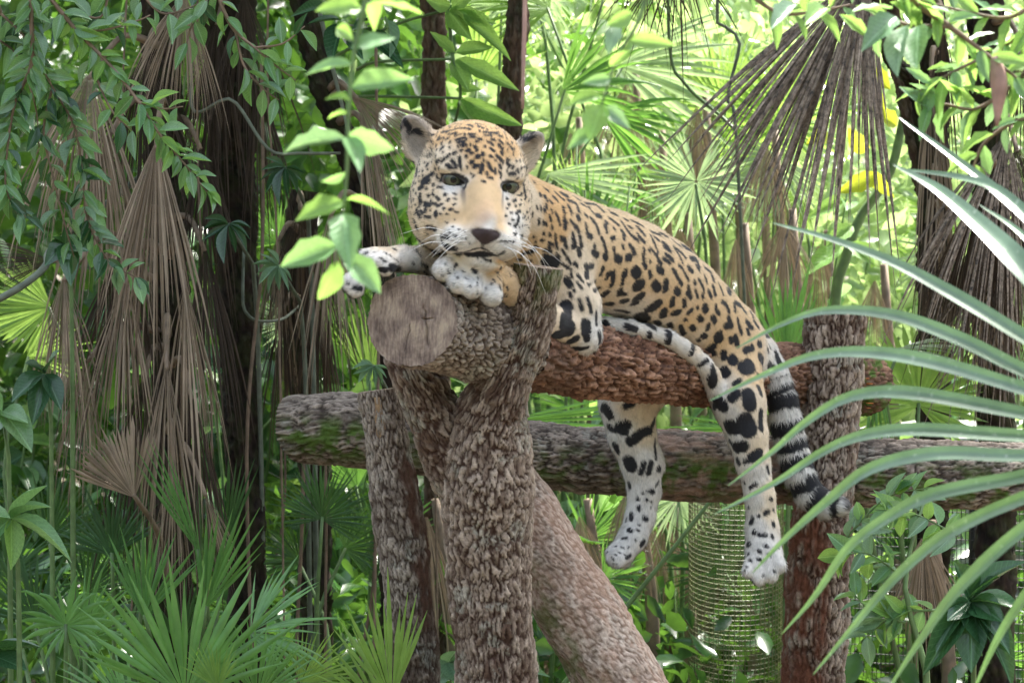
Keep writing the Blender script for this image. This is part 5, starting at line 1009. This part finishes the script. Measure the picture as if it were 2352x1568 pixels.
# soft near twig with big leaves, hanging before the leaning palm
tB = thing('near_leafy_twig_tree', 'thin twig with large soft blurred leaves hanging beside the jaguar face', 'tree')
sp_ = [(850, -60, 2.7), (840, 0, 2.7), (812, 130, 2.7), (800, 260, 2.7), (796, 400, 2.7), (782, 540, 2.7), (770, 610, 2.7)]
stem_path(tB, sp_, 0.003, 0.0012, M_stem)
for (u0, v0, u1, v1, w, m) in ((830, 20, 735, 14, 52, 'lime'), (840, 10, 868, 42, 40, 'lime'), (850, 5, 975, 25, 46, 'lime'), (812, 150, 700, 158, 44, 'near'), (806, 110, 905, 78, 50, 'near'), (806, 200, 945, 176, 52, 'near'), (803, 262, 748, 262, 18, 'lime'),
        (800, 322, 640, 338, 46, 'grey'), (800, 308, 898, 345, 62, 'near'), (798, 315, 828, 388, 52, 'near'), (796, 395, 738, 425, 26, 'near'), (792, 466, 678, 500, 58, 'lime'), (796, 458, 882, 472, 22, 'lime'), (790, 490, 800, 600, 72, 'near'),
        (778, 565, 643, 608, 62, 'near'), (775, 600, 738, 692, 54, 'lime'), (790, 590, 878, 664, 66, 'near'), (802, 230, 760, 218, 22, 'lime'), (812, 95, 770, 60, 34, 'lime')):
    leaf(tB, P(u0, v0, 2.7), P(u1, v1, 2.7 + rl.uniform(-0.06, 0.06)), px(w, 2.7), 'wavy' if w > 40 else 'lance', m, rl.randint(0, 6), roll=rl.gauss(0, 0.35), face=(CAM - P(u0, v0, 2.7)).normalized() * 0.9 + Vector((0, 0, 0.5)))
topB = P(-250, -700, 2.7); offtrunk(tB, P(-250, 1000, 2.7), topB, 0.03, to=[P(850, -60, 2.7)], lim=0.003)
# trees leaning in from the other side
tC = thing('overhanging_shrub', 'shrub reaching in with soft bright leaves on long brown twigs above the dead thatch', 'shrub')
st2 = [[(2060, -40, 3.4), (2110, 10, 3.4), (2180, 60, 3.4), (2260, 120, 3.4), (2400, 230, 3.4)], [(2400, 40, 3.6), (2300, 110, 3.6), (2200, 160, 3.6), (2110, 210, 3.6)], [(2400, 120, 3.6), (2320, 200, 3.6), (2240, 250, 3.6), (2170, 240, 3.6), (2120, 250, 3.6)],
       [(2400, 270, 3.5), (2330, 280, 3.5), (2260, 330, 3.5), (2230, 400, 3.5)], [(2400, -10, 3.5), (2320, 40, 3.5), (2230, 30, 3.5), (2150, 10, 3.5)], [(1700, -30, 3.6), (1790, 30, 3.6), (1880, 25, 3.6), (1960, 10, 3.6)], [(2180, 60, 3.4), (2100, 60, 3.4), (2040, 50, 3.4), (1990, 90, 3.4)]]
for i, st in enumerate(st2):
    stem_path(tC, st, 0.004 if i else 0.007, 0.0015)
    leaves_along(tC, st, 30, 74, 0.36, 'wavy', ['lime', 'near', 'lime', 'grey'], droop=0.35, jit=0.25, pair=(i in (1, 2)))
for (u0, v0, u1, v1, w, m) in ((2060, 40, 1985, 95, 60, 'grey'), (2080, 60, 2050, 160, 70, 'grey'), (2110, 60, 2100, 150, 80, 'near'), (2050, 20, 1960, 10, 50, 'near'), (1830, 10, 1770, 60, 40, 'grey'), (1900, 20, 1850, 50, 46, 'lime')):
    leaf(tC, P(u0, v0, 3.3), P(u1, v1, 3.25), px(w, 3.3), 'wavy', m, rl.randint(0, 6), roll=rl.gauss(0, 0.3))
tube_obj('dry_leaf', [P(2285, 130, 3.4), P(2295, 190, 3.4), P(2290, 290, 3.4)], [0.006, 0.012, 0.002], M_pink, tC, 10, 6)
topC = P(2800, -250, 3.6); offtrunk(tC, P(2800, 1000, 3.6), topC, 0.035, to=[P(*s_[-1 if s_[-1][0] > s_[0][0] else 0]) for s_ in st2[:5]] + [P(1700, -30, 3.6)], lim=0.004)
tD = thing('dangling_sprig_tree', 'dangling sprig of soft bright leaves over the jaguar back', 'tree')
stem_path(tD, [(1500, -80, 2.8), (1470, 40, 2.8), (1420, 130, 2.8), (1385, 230, 2.8), (1370, 300, 2.8)], 0.0025, 0.001, M_stem)
for (u0, v0, u1, v1, w, m) in ((1452, 30, 1395, 60, 40, 'lime'), (1440, 92, 1548, 100, 38, 'lime'), (1420, 60, 1395, 110, 40, 'grey'), (1385, 225, 1306, 236, 36, 'lime'), (1385, 240, 1352, 320, 62, 'lime'), (1368, 300, 1308, 332, 38, 'near'), (1390, 245, 1442, 290, 36, 'grey'), (1405, 180, 1340, 190, 30, 'near'), (1400, 150, 1440, 120, 26, 'lime')):
    leaf(tD, P(u0, v0, 2.8), P(u1, v1, 2.78), px(w, 2.8), 'wavy', m, rl.randint(0, 6), roll=rl.gauss(0, 0.35), face=(CAM - P(u0, v0, 2.8)).normalized() + Vector((0, 0, 0.4)))
topD = P(2900, -600, 2.8); offtrunk(tD, P(2900, 1000, 2.8), topD, 0.03, to=[P(1500, -80, 2.8)], lim=0.003)
tube_obj('root', [P(1204, -320, 3.5), P(1206, 0, 3.5), P(1203, 130, 3.5), P(1201, 250, 3.5)], [0.003, 0.0032, 0.003, 0.002], M_pink, tD, 20, 7)
tube_obj('limb', [topD, P(1900, -520, 3.3), P(1204, -320, 3.5)], [0.02, 0.012, 0.003], M_twig, tD, 10, 7)

# big palmetto leaf in front of the post
tE = thing('near_palmetto', 'big blue-green palmetto leaf arching its long blades across the upright post', 'palm')
hubE = P(2720, 1010, 2.95)
blades = [[(1776, 512), (1900, 545), (2050, 600), (2200, 680), (2352, 772), (2560, 900)], [(2066, 270), (2180, 352), (2300, 445), (2420, 560), (2600, 800)], [(2052, 378), (2150, 430), (2250, 512), (2352, 612), (2560, 840)], [(2068, 388), (2200, 405), (2300, 440), (2420, 560), (2620, 820)],
          [(1690, 800), (1800, 742), (1900, 712), (2050, 722), (2200, 775), (2352, 850), (2560, 940)], [(1630, 920), (1750, 862), (1870, 816), (2000, 808), (2150, 832), (2352, 892), (2560, 960)], [(1672, 1115), (1770, 1040), (1860, 962), (1960, 908), (2100, 902), (2352, 948), (2560, 985)],
          [(1640, 1180), (1780, 1108), (1880, 1042), (1970, 1002), (2100, 985), (2352, 1000), (2560, 1005)], [(1728, 1315), (1800, 1240), (1900, 1150), (2000, 1075), (2150, 1040), (2352, 1045), (2560, 1025)], [(1796, 1455), (1870, 1370), (1950, 1255), (2050, 1180), (2150, 1132), (2352, 1092), (2560, 1045)],
          [(1868, 1548), (1950, 1450), (2050, 1332), (2150, 1242), (2250, 1185), (2352, 1142), (2560, 1060)], [(2030, 1600), (2100, 1490), (2200, 1352), (2352, 1212), (2560, 1080)], [(2230, 1600), (2300, 1450), (2400, 1310), (2580, 1110)], [(2250, 470), (2352, 540), (2480, 680), (2620, 860)]]
for i, bl in enumerate(blades):
    m = len(bl); ctr = spline(np.array([tuple(P(u, v, 3.35 - 0.35 * k / m + 0.03 * math.sin(i * 2.1))) for k, (u, v) in enumerate(bl)] + [tuple(hubE)]), 30)
    tt_, A_, B_ = frames(ctr); wmax = px((60 if i == 2 else 33 if i < 13 else 28), 3.1); V_, U_ = [], []
    for k in range(30):
        s_ = k / 29; w = wmax * 0.5 * min(1, (s_ / 0.45)) ** 0.75 * (1 - 0.45 * max(0, s_ - 0.6) / 0.4) + 0.0006
        vw = np.array(CAM) - ctr[k]; vw /= np.linalg.norm(vw); nn = vw * 0.9 + np.array((0, 0, 0.45)) + np.array((0.15 * math.sin(i), 0, 0)); sd_ = np.cross(tt_[k], nn); sd_ /= np.linalg.norm(sd_); up = np.cross(sd_, tt_[k])
        for j, (a_, b_) in enumerate(((-1, 0), (-0.5, -0.16), (0, -0.34), (0.5, -0.16), (1, 0))): V_.append(ctr[k] + sd_ * w * a_ + up * w * b_); U_.append((a_, s_))
    mesh_obj('blade', V_, grid_faces(30, 5), LM['blade'], tE, uvs=U_)
tube_obj('petiole', [hubE, P(2800, 1300, 2.95), Vector((hubE.x + 0.12, hubE.y, 0.3)), Vector((hubE.x + 0.13, hubE.y, -0.03))], [0.012, 0.014, 0.018, 0.022], M_stem, tE, 16, 8)

# climbing plant with hanging lime leaves over the two slim trunks, dark glossy ones nearer the leaning palm
def c1(x, y): return 632 + x * 0.390, y * 0.390
tF = thing('climber', 'climbing plant with big wavy lime leaves strung between the two slim trunks', 'plant')
for st in ([(820, 160, 7.0), (870, 142, 6.95), (1042, 136, 6.9)], [(815, 222, 7.0), (900, 222, 6.95), (1057, 226, 6.9)], [(770, 130, 7.0), (900, 60, 6.95), (1030, 22, 6.9)], [(1030, 22, 6.9), (1040, 130, 6.9), (1057, 226, 6.9), (1010, 400, 7.1)]): stem_path(tF, st, 0.005, 0.004, M_stem)
for (x0, y0, x1, y1, w, m) in ((1050, 55, 1390, 315, 110, 'lime'), (1020, 60, 1275, 112, 90, 'lime'), (1060, 350, 1415, 492, 110, 'lime'), (1040, 360, 1140, 512, 110, 'lime'), (1090, 580, 1445, 742, 110, 'lime'), (1090, 580, 1215, 715, 110, 'lime'), (1060, 310, 1275, 272, 90, 'lime'), (1060, 310, 925, 190, 70, 'lime'), (1030, 40, 900, 5, 90, 'lime'), (1040, 45, 1160, -60, 110, 'lime'), (1020, 60, 1150, 230, 110, 'lime'), (1085, 520, 1180, 515, 60, 'lime')):
    a, b = c1(x0, y0), c1(x1, y1); leaf(tF, P(*a, 6.9), P(*b, 6.85), px(w * 0.39, 6.9), 'wavy', m, rl.randint(0, 6), roll=rl.gauss(0, 0.4), face=(CAM - P(*a, 6.9)).normalized() + Vector((0, 0, 0.35)))
tG = thing('glossy_climber', 'climber with dark glossy drooping leaves on the leaning ringed trunk', 'plant')
stem_path(tG, [(735, 30, 6.4), (760, 140, 6.4), (800, 300, 6.4), (850, 500, 6.45)], 0.006, 0.004, M_liana)
for (x0, y0, x1, y1, w) in ((400, 140, 300, 330, 110), (390, 120, 200, 120, 70), (640, 110, 720, 290, 110), (560, 190, 480, 120, 100), (560, 200, 740, 370, 120), (500, 130, 620, 100, 80), (300, 60, 130, 40, 70), (420, 220, 500, 300, 90)):
    a, b = c1(x0, y0), c1(x1, y1); leaf(tG, P(*a, 6.3), P(*b, 6.2), px(w * 0.39, 6.3), 'ovate', 'dark' if x0 < 600 else 'grey', rl.randint(0, 6), roll=rl.gauss(0, 0.4))
stem_path(tG, [(788, 55, 6.35), (830, 60, 6.35), (880, 43, 6.35)], 0.003, 0.002, M_liana)
def lobed(name, label, hub, R, ang, mat='dark', n=9, group=None, sp=200):
    t = thing(name, label, 'plant', group)
    for k in range(n):
        a = math.radians(ang - sp / 2 + sp * k / (n - 1)); L_ = R * (1 - 0.35 * abs(2 * k / (n - 1) - 1)) * rl.uniform(0.85, 1.1)
        leaf(t, P(*hub), P(hub[0] + math.sin(a) * L_, hub[1] - math.cos(a) * L_, hub[2] - px(L_, hub[2]) * rl.uniform(-0.2, 0.5)), px(L_ * 0.24, hub[2]), 'lance', mat, rl.randint(0, 6), roll=rl.gauss(0, 0.3), name='leaf_lobe')
    b = P(*hub); tube_obj('stalk', [b, b + Vector((0.02, 0.10, -0.05)), b + Vector((0.04, 0.30, -0.25)), Vector((b.x + 0.05, b.y + 0.4, -0.02))], [0.004, 0.005, 0.006, 0.008], M_liana, t, 14, 6)
lobed('lobed_plant', 'dark deeply cut glossy leaf against the straight dark trunk', (525, 515, 6.3), 85, 190)
lobed('lobed_plant', 'dark cut leaf above the other, beside the grey bent liana', (655, 385, 6.35), 75, 200)
lobed('lobed_plant', 'grey-green cut leaf hanging left of the soft near twig', (640, 610, 6.35), 70, 230, 'grey')
bp_ = bpy.data.objects['lobed_plant.002']; bp_['label'] = 'grey-green cut leaf hanging over the stout trunk in brown fronds'
lobed('lobed_plant', 'pale cut leaf under the sawn log end', (858, 840, 6.2), 60, 200, 'grey')
def broad(name, label, hub, items, mat, kind='ovate', group=None, d=None):
    t = thing(name, label, 'plant', group); b = P(*hub); tube_obj('stem', [b, b + Vector((0.01, 0.02, -0.15)), Vector((b.x, b.y + 0.05, -0.02))], [0.003, 0.005, 0.008], M_stem, t, 12, 6)
    for (u, v, w, *mm) in items: leaf(t, b, P(u, v, hub[2] - 0.05), px(w, hub[2]), kind, mm[0] if mm else mat, rl.randint(0, 6), roll=rl.gauss(0, 0.25))
    return t
broad('broad_leaf_plant', 'low plant with broad pale green pointed leaves at the picture edge', (25, 1190, 5.0), [(170, 1250, 56), (28, 1305, 54, 'lime'), (98, 1140, 46), (-60, 1170, 60), (100, 1108, 50), (-50, 1250, 60)], 'near')['label'] = 'low plant with broad pale green veined leaves beside the shaded palmettos'
broad('broad_leaf_plant', 'plant with dark green broad drooping leaves under the tan skirt', (103, 858, 5.9), [(22, 906, 50), (74, 970, 52), (142, 932, 46), (130, 800, 44), (60, 830, 40)], 'dark')
broad('broad_leaf_plant', 'large shaded green leaf cluster at the very edge below the tan skirt', (5, 945, 5.6), [(75, 1020, 70), (-40, 1010, 60), (60, 960, 50), (-30, 900, 60)], 'mid')
broad('broad_leaf_plant', 'dark vine leaves hanging over the brown sideways frond', (150, 560, 5.9), [(105, 600, 46), (160, 590, 50), (165, 645, 52), (200, 570, 44), (120, 540, 36)], 'dark', 'heart')
broad('broad_leaf_plant', 'single smooth green leaf low in the corner beside the starry palmetto', (-30, 1500, 5.2), [(90, 1475, 60), (60, 1530, 60)], 'dark')
broad('broad_leaf_plant', 'pale round leaves on the ground behind the fork foot', (1030, 1520, 6.0), [(1060, 1570, 60), (1000, 1575, 50), (1045, 1490, 40), (1260, 1530, 50)], 'grey', 'heart')
broad('broad_leaf_plant', 'shrub of large dark glossy leaves at the foot of the near palmetto', (2230, 1380, 4.6), [(2200, 1290, 66), (2290, 1320, 70), (2300, 1420, 76), (2140, 1470, 60), (2260, 1480, 70), (2350, 1380, 70), (2180, 1420, 56), (2330, 1480, 70), (2330, 1270, 60), (2230, 1540, 80), (2350, 1560, 80), (2120, 1540, 60)], 'dark')
tH = thing('pale_shrub', 'light green sprays of small leaves in front of the black wire fence', 'shrub')
for st in ([(1940, 1240, 5.3), (1975, 1200, 5.3), (2040, 1140, 5.3), (2130, 1120, 5.3)], [(2200, 1230, 5.2), (2100, 1180, 5.2), (2010, 1170, 5.2)], [(2070, 1320, 5.2), (1990, 1270, 5.2), (1920, 1280, 5.2)], [(2080, 1430, 5.2), (2000, 1400, 5.2), (1950, 1350, 5.2)], [(2150, 1400, 5.2), (2060, 1410, 5.2), (1980, 1470, 5.2)]):
    stem_path(tH, st, 0.003, 0.001, M_stem); leaves_along(tH, st, 24, 58, 0.5, 'ovate', ['grey', 'near', 'lime', 'grey'], droop=0.2, pair=True)
b = P(2120, 1500, 5.2); tube_obj('stem', [Vector((b.x, b.y, -0.02)), P(2130, 1600, 5.2), P(2100, 1450, 5.2), P(2080, 1320, 5.2), P(2130, 1120, 5.3)], [0.01, 0.008, 0.006, 0.005, 0.003], M_stem, tH, 20, 6)
# yellowing leaves of a sapling in the bright gap
tI = thing('yellow_sapling', 'slender olive sapling with yellow-green leaves behind the post', 'tree')
stem_path(tI, [(2085, 200, 7.6), (2071, 289, 7.6), (2042, 403, 7.6), (1975, 500, 7.6), (1943, 594, 7.6), (1919, 690, 7.6), (1900, 1100, 7.6), (1890, 1700, 7.6)], 0.012, 0.018, M_stem)
for (u0, v0, u1, v1, w, m) in ((2020, 400, 1930, 440, 44, 'yellow'), (2005, 395, 2040, 450, 36, 'yellow'), (1990, 350, 1950, 300, 44, 'yellow'), (2060, 290, 2010, 250, 40, 'yellow'), (2010, 210, 2030, 270, 40, 'yellow'), (2000, 160, 2040, 200, 44, 'yellow'), (1900, 300, 1860, 330, 40, 'yellow'), (1960, 520, 1900, 560, 44, 'lime'), (1950, 560, 2010, 600, 44, 'lime')):
    leaf(tI, P(u0, v0, 7.5), P(u1, v1, 7.45), px(w, 7.5), 'wavy', m, rl.randint(0, 6), roll=rl.gauss(0, 0.4), face=(CAM - P(u0, v0, 7.5)).normalized())
# lianas
def liana(label, rows, r, mat=M_liana):
    v, f = tube([P(*q) for q in rows], [r] * len(rows), len(rows) * 6, 7); o = mesh_obj('liana', v, f, mat); return tag(o, label, 'liana')
liana('grey bent liana looping from the dark trunk down past the cut leaves', [(446, -200, 6.45), (440, 150, 6.45), (446, 256, 6.4), (512, 230, 6.35), (545, 240, 6.35), (618, 344, 6.35), (690, 352, 6.4), (780, 352, 6.55)], 0.0042)
liana('short pale hooked liana hanging off the straight dark trunk', [(560, 560, 6.55), (558, 690, 6.5), (566, 718, 6.5), (592, 737, 6.5), (647, 733, 6.6), (690, 700, 6.9)], 0.004)
liana('angular dark liana hanging high in the bright gap', [(1647, -300, 7.2), (1648, 20, 7.2), (1652, 50, 7.2), (1690, 80, 7.2), (1698, 112, 7.2), (1672, 225, 7.2), (1690, 300, 7.2), (1720, 900, 7.4)], 0.005)
liana('thin green liana curving below the angular one', [(1536, -300, 7.3), (1538, 100, 7.3), (1575, 194, 7.3), (1661, 271, 7.3), (1690, 300, 7.25)], 0.005, M_stem)
liana('bare grey branch crossing below the brown sideways frond', [(-150, 760, 6.1), (0, 685, 6.1), (60, 650, 6.1), (105, 610, 6.15), (130, 560, 6.3), (330, 400, 6.46)], 0.009)
for i, (u, v, a) in enumerate(((300, -200, 900), (455, -200, 1000), (620, -200, 620), (600, 100, 1050), (860, -200, 700), (745, 900, 1550), (700, 950, 1500), (860, 1100, 1600), (980, 350, 900), (640, 800, 1500))):
    d = 6.3 + 0.05 * i; liana('thin straight hanging vine stem among the dark trunks', [(u, v, d), (u + rl.uniform(-20, 20), (v + a) / 2, d), (u + rl.uniform(-40, 40), a, d), (u + rl.uniform(-40, 40), 1900, d)], rl.uniform(0.0025, 0.005), M_twig)['group'] = 'thin hanging vines'

# ------------------------------------------------------------------ thicket shrubs, far wood, litter
def small_leaf_cloud(pts, size, rg, up=0.5, aspect=0.5):
    n = len(pts); d = rg.normal(size=(n, 3)); d[:, 2] -= 0.35; d /= np.linalg.norm(d, axis=1)[:, None]
    nr = rg.normal(size=(n, 3)) + np.array((0, -0.5, up)); nr -= d * (nr * d).sum(axis=1)[:, None]; nr /= np.linalg.norm(nr, axis=1)[:, None]; s_ = np.cross(d, nr)
    L_ = size * rg.uniform(0.6, 1.4, n)[:, None]; w = L_ * aspect * rg.uniform(0.7, 1.2, n)[:, None] * 0.5
    V = np.stack([pts, pts + d * L_ * 0.3 + s_ * w * 0.9 + nr * w * 0.25, pts + d * L_ * 0.65 + s_ * w * 0.75 + nr * w * 0.2, pts + d * L_ - nr * L_ * 0.15, pts + d * L_ * 0.65 - s_ * w * 0.75 + nr * w * 0.2, pts + d * L_ * 0.3 - s_ * w * 0.9 + nr * w * 0.25, pts + d * L_ * 0.5], axis=1).reshape(-1, 3)
    b = np.arange(n)[:, None] * 7; q = np.array([(0, 1, 6), (1, 2, 6), (2, 3, 6), (3, 4, 6), (4, 5, 6), (5, 0, 6)])
    return V, (b[:, :, None] + q[None]).reshape(-1, 3)
rg_ = np.random.default_rng(3)
def clumps(n, per, urange, zrange, drange, spread, rg):
    d = rg.uniform(*drange, n); u = rg.uniform(*urange, n); z = rg.uniform(*zrange, n) ; c = np.stack([(u - 1176) / FPX * d, d, z], axis=1)
    return (c[:, None] + rg.normal(size=(n, per, 3)) * np.array(spread)).reshape(-1, 3)
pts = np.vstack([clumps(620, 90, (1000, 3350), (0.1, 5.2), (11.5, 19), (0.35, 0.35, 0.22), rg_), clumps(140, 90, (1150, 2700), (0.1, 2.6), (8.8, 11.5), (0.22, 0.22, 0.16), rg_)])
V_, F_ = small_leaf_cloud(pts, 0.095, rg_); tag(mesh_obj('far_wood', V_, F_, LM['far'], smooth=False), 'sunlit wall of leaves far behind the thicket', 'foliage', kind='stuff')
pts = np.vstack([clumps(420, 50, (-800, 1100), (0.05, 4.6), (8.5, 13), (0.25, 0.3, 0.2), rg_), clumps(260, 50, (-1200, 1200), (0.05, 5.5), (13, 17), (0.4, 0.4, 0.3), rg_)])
V_, F_ = small_leaf_cloud(pts, 0.13, rg_); tag(mesh_obj('shade_foliage', V_, F_, LM['farshade'], smooth=False), 'shaded green foliage filling the space behind the dark trunks', 'foliage', kind='stuff')
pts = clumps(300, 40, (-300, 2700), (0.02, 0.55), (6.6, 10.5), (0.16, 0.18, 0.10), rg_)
V_, F_ = small_leaf_cloud(pts, 0.085, rg_); tag(mesh_obj('undergrowth', V_, F_, LM['farshade'], smooth=False), 'low dark leafy undergrowth over the ground', 'foliage', kind='stuff')
n = 9000; pts = np.stack([rg_.uniform(-3.2, 3.4, n), rg_.uniform(4.5, 12, n), rg_.uniform(0.03, 0.10, n)], axis=1)
V_, F_ = small_leaf_cloud(pts, 0.10, rg_, 2.0, 0.45); tag(mesh_obj('fallen_leaves', V_, F_, LM['dead'], smooth=False), 'dry fallen leaves lying over the ground', 'leaf litter', kind='stuff')
# forest ring round the clearing, added to block low skylight
def forest_ring(n, a0, a1, size, seed, r0=17, r1=27, h=9.5):
    rc = np.random.default_rng(seed); a = rc.uniform(a0, a1, n); r = rc.uniform(r0, r1, n); z = rc.uniform(0, 1, n) ** 0.9 * (h + 1.5 * np.sin(a * 7) + 1.0 * np.sin(a * 17 + 2))
    return small_leaf_cloud(np.stack([np.sin(a) * r, np.cos(a) * r + 2, z], axis=1) + rc.normal(size=(n, 3)) * 0.3, size, rc)
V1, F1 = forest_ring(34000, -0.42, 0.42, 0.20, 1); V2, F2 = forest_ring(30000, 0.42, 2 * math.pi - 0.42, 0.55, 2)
tag(mesh_obj('shading_forest', np.vstack([V1, V2]), np.vstack([F1, F2 + len(V1)]), LM['farshade'], smooth=False), 'leafy forest ring added to block low sky and darken the gaps', 'forest', kind='stuff')
def shade_tree_crown(t, c, r, n, seed):  # unseen leafy crown, added overhead to keep sun off the jaguar
    rc = np.random.default_rng(seed); c = np.array(c); cl = c + rc.normal(size=(n, 3)) * np.array(r)
    for q in cl[:14]: tube_obj('limb', [Vector(c - np.array((0, 0, 0.5))), Vector((c + q) / 2 - np.array((0, 0, 0.15))), Vector(q)], [0.03, 0.018, 0.006], M_palm2, t, 8, 6)
    pts = (cl[:, None] + rc.normal(size=(n, 42, 3)) * np.array((0.16, 0.16, 0.09))).reshape(-1, 3)
    V_, F_ = small_leaf_cloud(pts, 0.12, rc, 1.5); o = mesh_obj('shade_crown', V_, F_, LM['farshade'], t, smooth=False); o['kind'] = 'stuff'
shade_tree_crown(t3, (P(985, -1150, 7.2).x, 6.6, 3.95), (0.75, 0.75, 0.28), 150, 5)
shade_tree_crown(t4, (P(1215, -1150, 7.2).x + 0.7, 6.7, 4.0), (0.75, 0.75, 0.28), 150, 6)
for i in range(20):
    d = rl.uniform(7.4, 9.8); u = rl.uniform(1230, 2420) if i < 13 else rl.uniform(-100, 1000); h = rl.uniform(0.5, 2.3)
    where = 'behind the dark trunks' if u < 1050 else 'behind the jaguar' if u < 1700 else 'behind the upright post' if u < 2060 else 'behind the broad dark thatch'
    t = thing('thicket_shrub', 'bright broad-leaved shrub in the thicket ' + where, 'shrub', 'thicket shrubs ' + where); b = P(u, 900, d); b = Vector((b.x, b.y, 0))
    for s_ in range(3):
        tip = b + Vector((rl.uniform(-0.25, 0.25), rl.uniform(-0.2, 0.2), h * rl.uniform(0.7, 1.1))); mid = (b + tip) / 2 + Vector((rl.uniform(-0.08, 0.08), 0, 0))
        tube_obj('stem', [b - Vector((0, 0, 0.02)), mid, tip], [0.008, 0.006, 0.003], M_stem, t, 10, 5)
        for k in range(9):
            f_ = rl.uniform(0.3, 1.0); q = b.lerp(tip, f_); a = rl.uniform(0, 6.28); L_ = rl.uniform(0.10, 0.20)
            leaf(t, q, q + Vector((math.cos(a) * L_, math.sin(a) * L_ * 0.7, rl.uniform(-0.9, 0.25) * L_)), L_ * rl.uniform(0.35, 0.55), rl.choice(('ovate', 'heart', 'wavy')), rl.choice(('lime', 'lime', 'near', 'grey', 'mid')) if i < 13 else rl.choice(('mid', 'lime', 'dark')), rl.randint(0, 6), roll=rl.gauss(0, 0.4))

# ------------------------------------------------------------------ wire mesh, fence, blocks
def wires(name, lines, r, mat, parent):
    V, F = [], []
    for pl in lines:
        pl = np.asarray(pl, dtype=float); t, A, B_ = frames(pl); b = len(V)
        for k in range(len(pl)):
            for a in (0, 2.1, 4.2): V.append(pl[k] + (A[k] * math.cos(a) + B_[k] * math.sin(a)) * r)
        for k in range(len(pl) - 1):
            for j in range(3): F.append((b + 3 * k + j, b + 3 * k + (j + 1) % 3, b + 3 * k + 3 + (j + 1) % 3, b + 3 * k + 3 + j))
    o = mesh_obj(name, V, np.array(F), mat, parent); o['kind'] = 'stuff'; return o
M_wire = plain_mat('wire_green', (0.13, 0.14, 0.055), 0.35); M_black = plain_mat('wire_black', (0.012, 0.013, 0.012), 0.4)
roll = thing('wire_mesh_roll', 'standing roll of olive wire mesh under the lower log', 'wire mesh')
cR = P(1690, 1300, 6.9); rad = px(108, 6.9); zt = P(1690, 1140, 6.9).z
wires('upright_wires', [[(cR.x + math.cos(a) * rad, cR.y + math.sin(a) * rad, z) for z in np.linspace(-0.02, zt, 5)] for a in np.linspace(0, 6.283, 56, endpoint=False)], 0.0015, M_wire, roll)
wires('ring_wires', [[(cR.x + math.cos(a) * rad, cR.y + math.sin(a) * rad, z + 0.02 * math.sin(a)) for a in np.linspace(0, 6.283, 33)] for z in np.arange(0.01, zt, 0.0135)], 0.0015, M_wire, roll)
fence = thing('wire_fence', 'black welded wire fence low behind the pale shrub', 'fence')
fa, fb = P(1925, 1300, 7.0), P(2560, 1300, 6.8); zt = P(2100, 1010, 7.0).z; ln_f = (fb - fa).length
wires('upright_wires', [[fa.lerp(fb, k / 62).to_tuple()[:2] + (z,) for z in np.linspace(-0.02, zt, 4)] for k in range(63)], 0.0014, M_black, fence)
wires('cross_wires', [[fa.lerp(fb, s_).to_tuple()[:2] + (z,) for s_ in np.linspace(0, 1, 5)] for z in np.arange(0.02, zt, 0.025)], 0.0014, M_black, fence)
for s_ in (0.0, 0.5, 1.0):
    q = fa.lerp(fb, s_); tube_obj('post', [Vector((q.x, q.y + 0.02, -0.03)), Vector((q.x, q.y + 0.02, zt + 0.03))], [0.012, 0.012], M_black, fence, 4, 8)
M_conc = plain_mat('concrete', (0.34, 0.34, 0.34), 0.9, 40.0, 0.2)
def block(name, label, c, size, seed):
    k = 7; V_, F_ = [], []; g = np.linspace(-1, 1, k)
    for ax in range(3):
        for sg in (-1, 1):
            b = len(V_); A_, B__ = np.meshgrid(g, g); q = np.zeros((k * k, 3)); q[:, ax] = sg; q[:, (ax + 1) % 3] = A_.ravel(); q[:, (ax + 2) % 3] = B__.ravel()
            V_ += q.tolist(); f = grid_faces(k, k) + b; F_ += (f if sg > 0 else f[:, ::-1]).tolist()
    V_ = np.array(V_); V_ = V_ * (1 - 0.04 * (np.sort(np.abs(V_), axis=1)[:, 1:2] ** 8)); V_ = V_ * np.array(size) + (vnoise(V_ * 4, seed) - 0.5)[:, None] * 0.02 + np.array(c)
    return tag(mesh_obj(name, V_, F_, M_conc, smooth=False), label, 'block')
q = P(2012, 1560, 7.4); block('concrete_block', 'grey concrete block on the ground behind the wire fence', (q.x, q.y, 0.10), (0.075, 0.10, 0.12), 1)
q = P(2150, 975, 8.2); block('concrete_ledge', 'long pale concrete ledge behind the round backlit palmetto', (q.x + 0.4, q.y, q.z * 0.5), (0.65, 0.25, q.z * 0.5), 2)
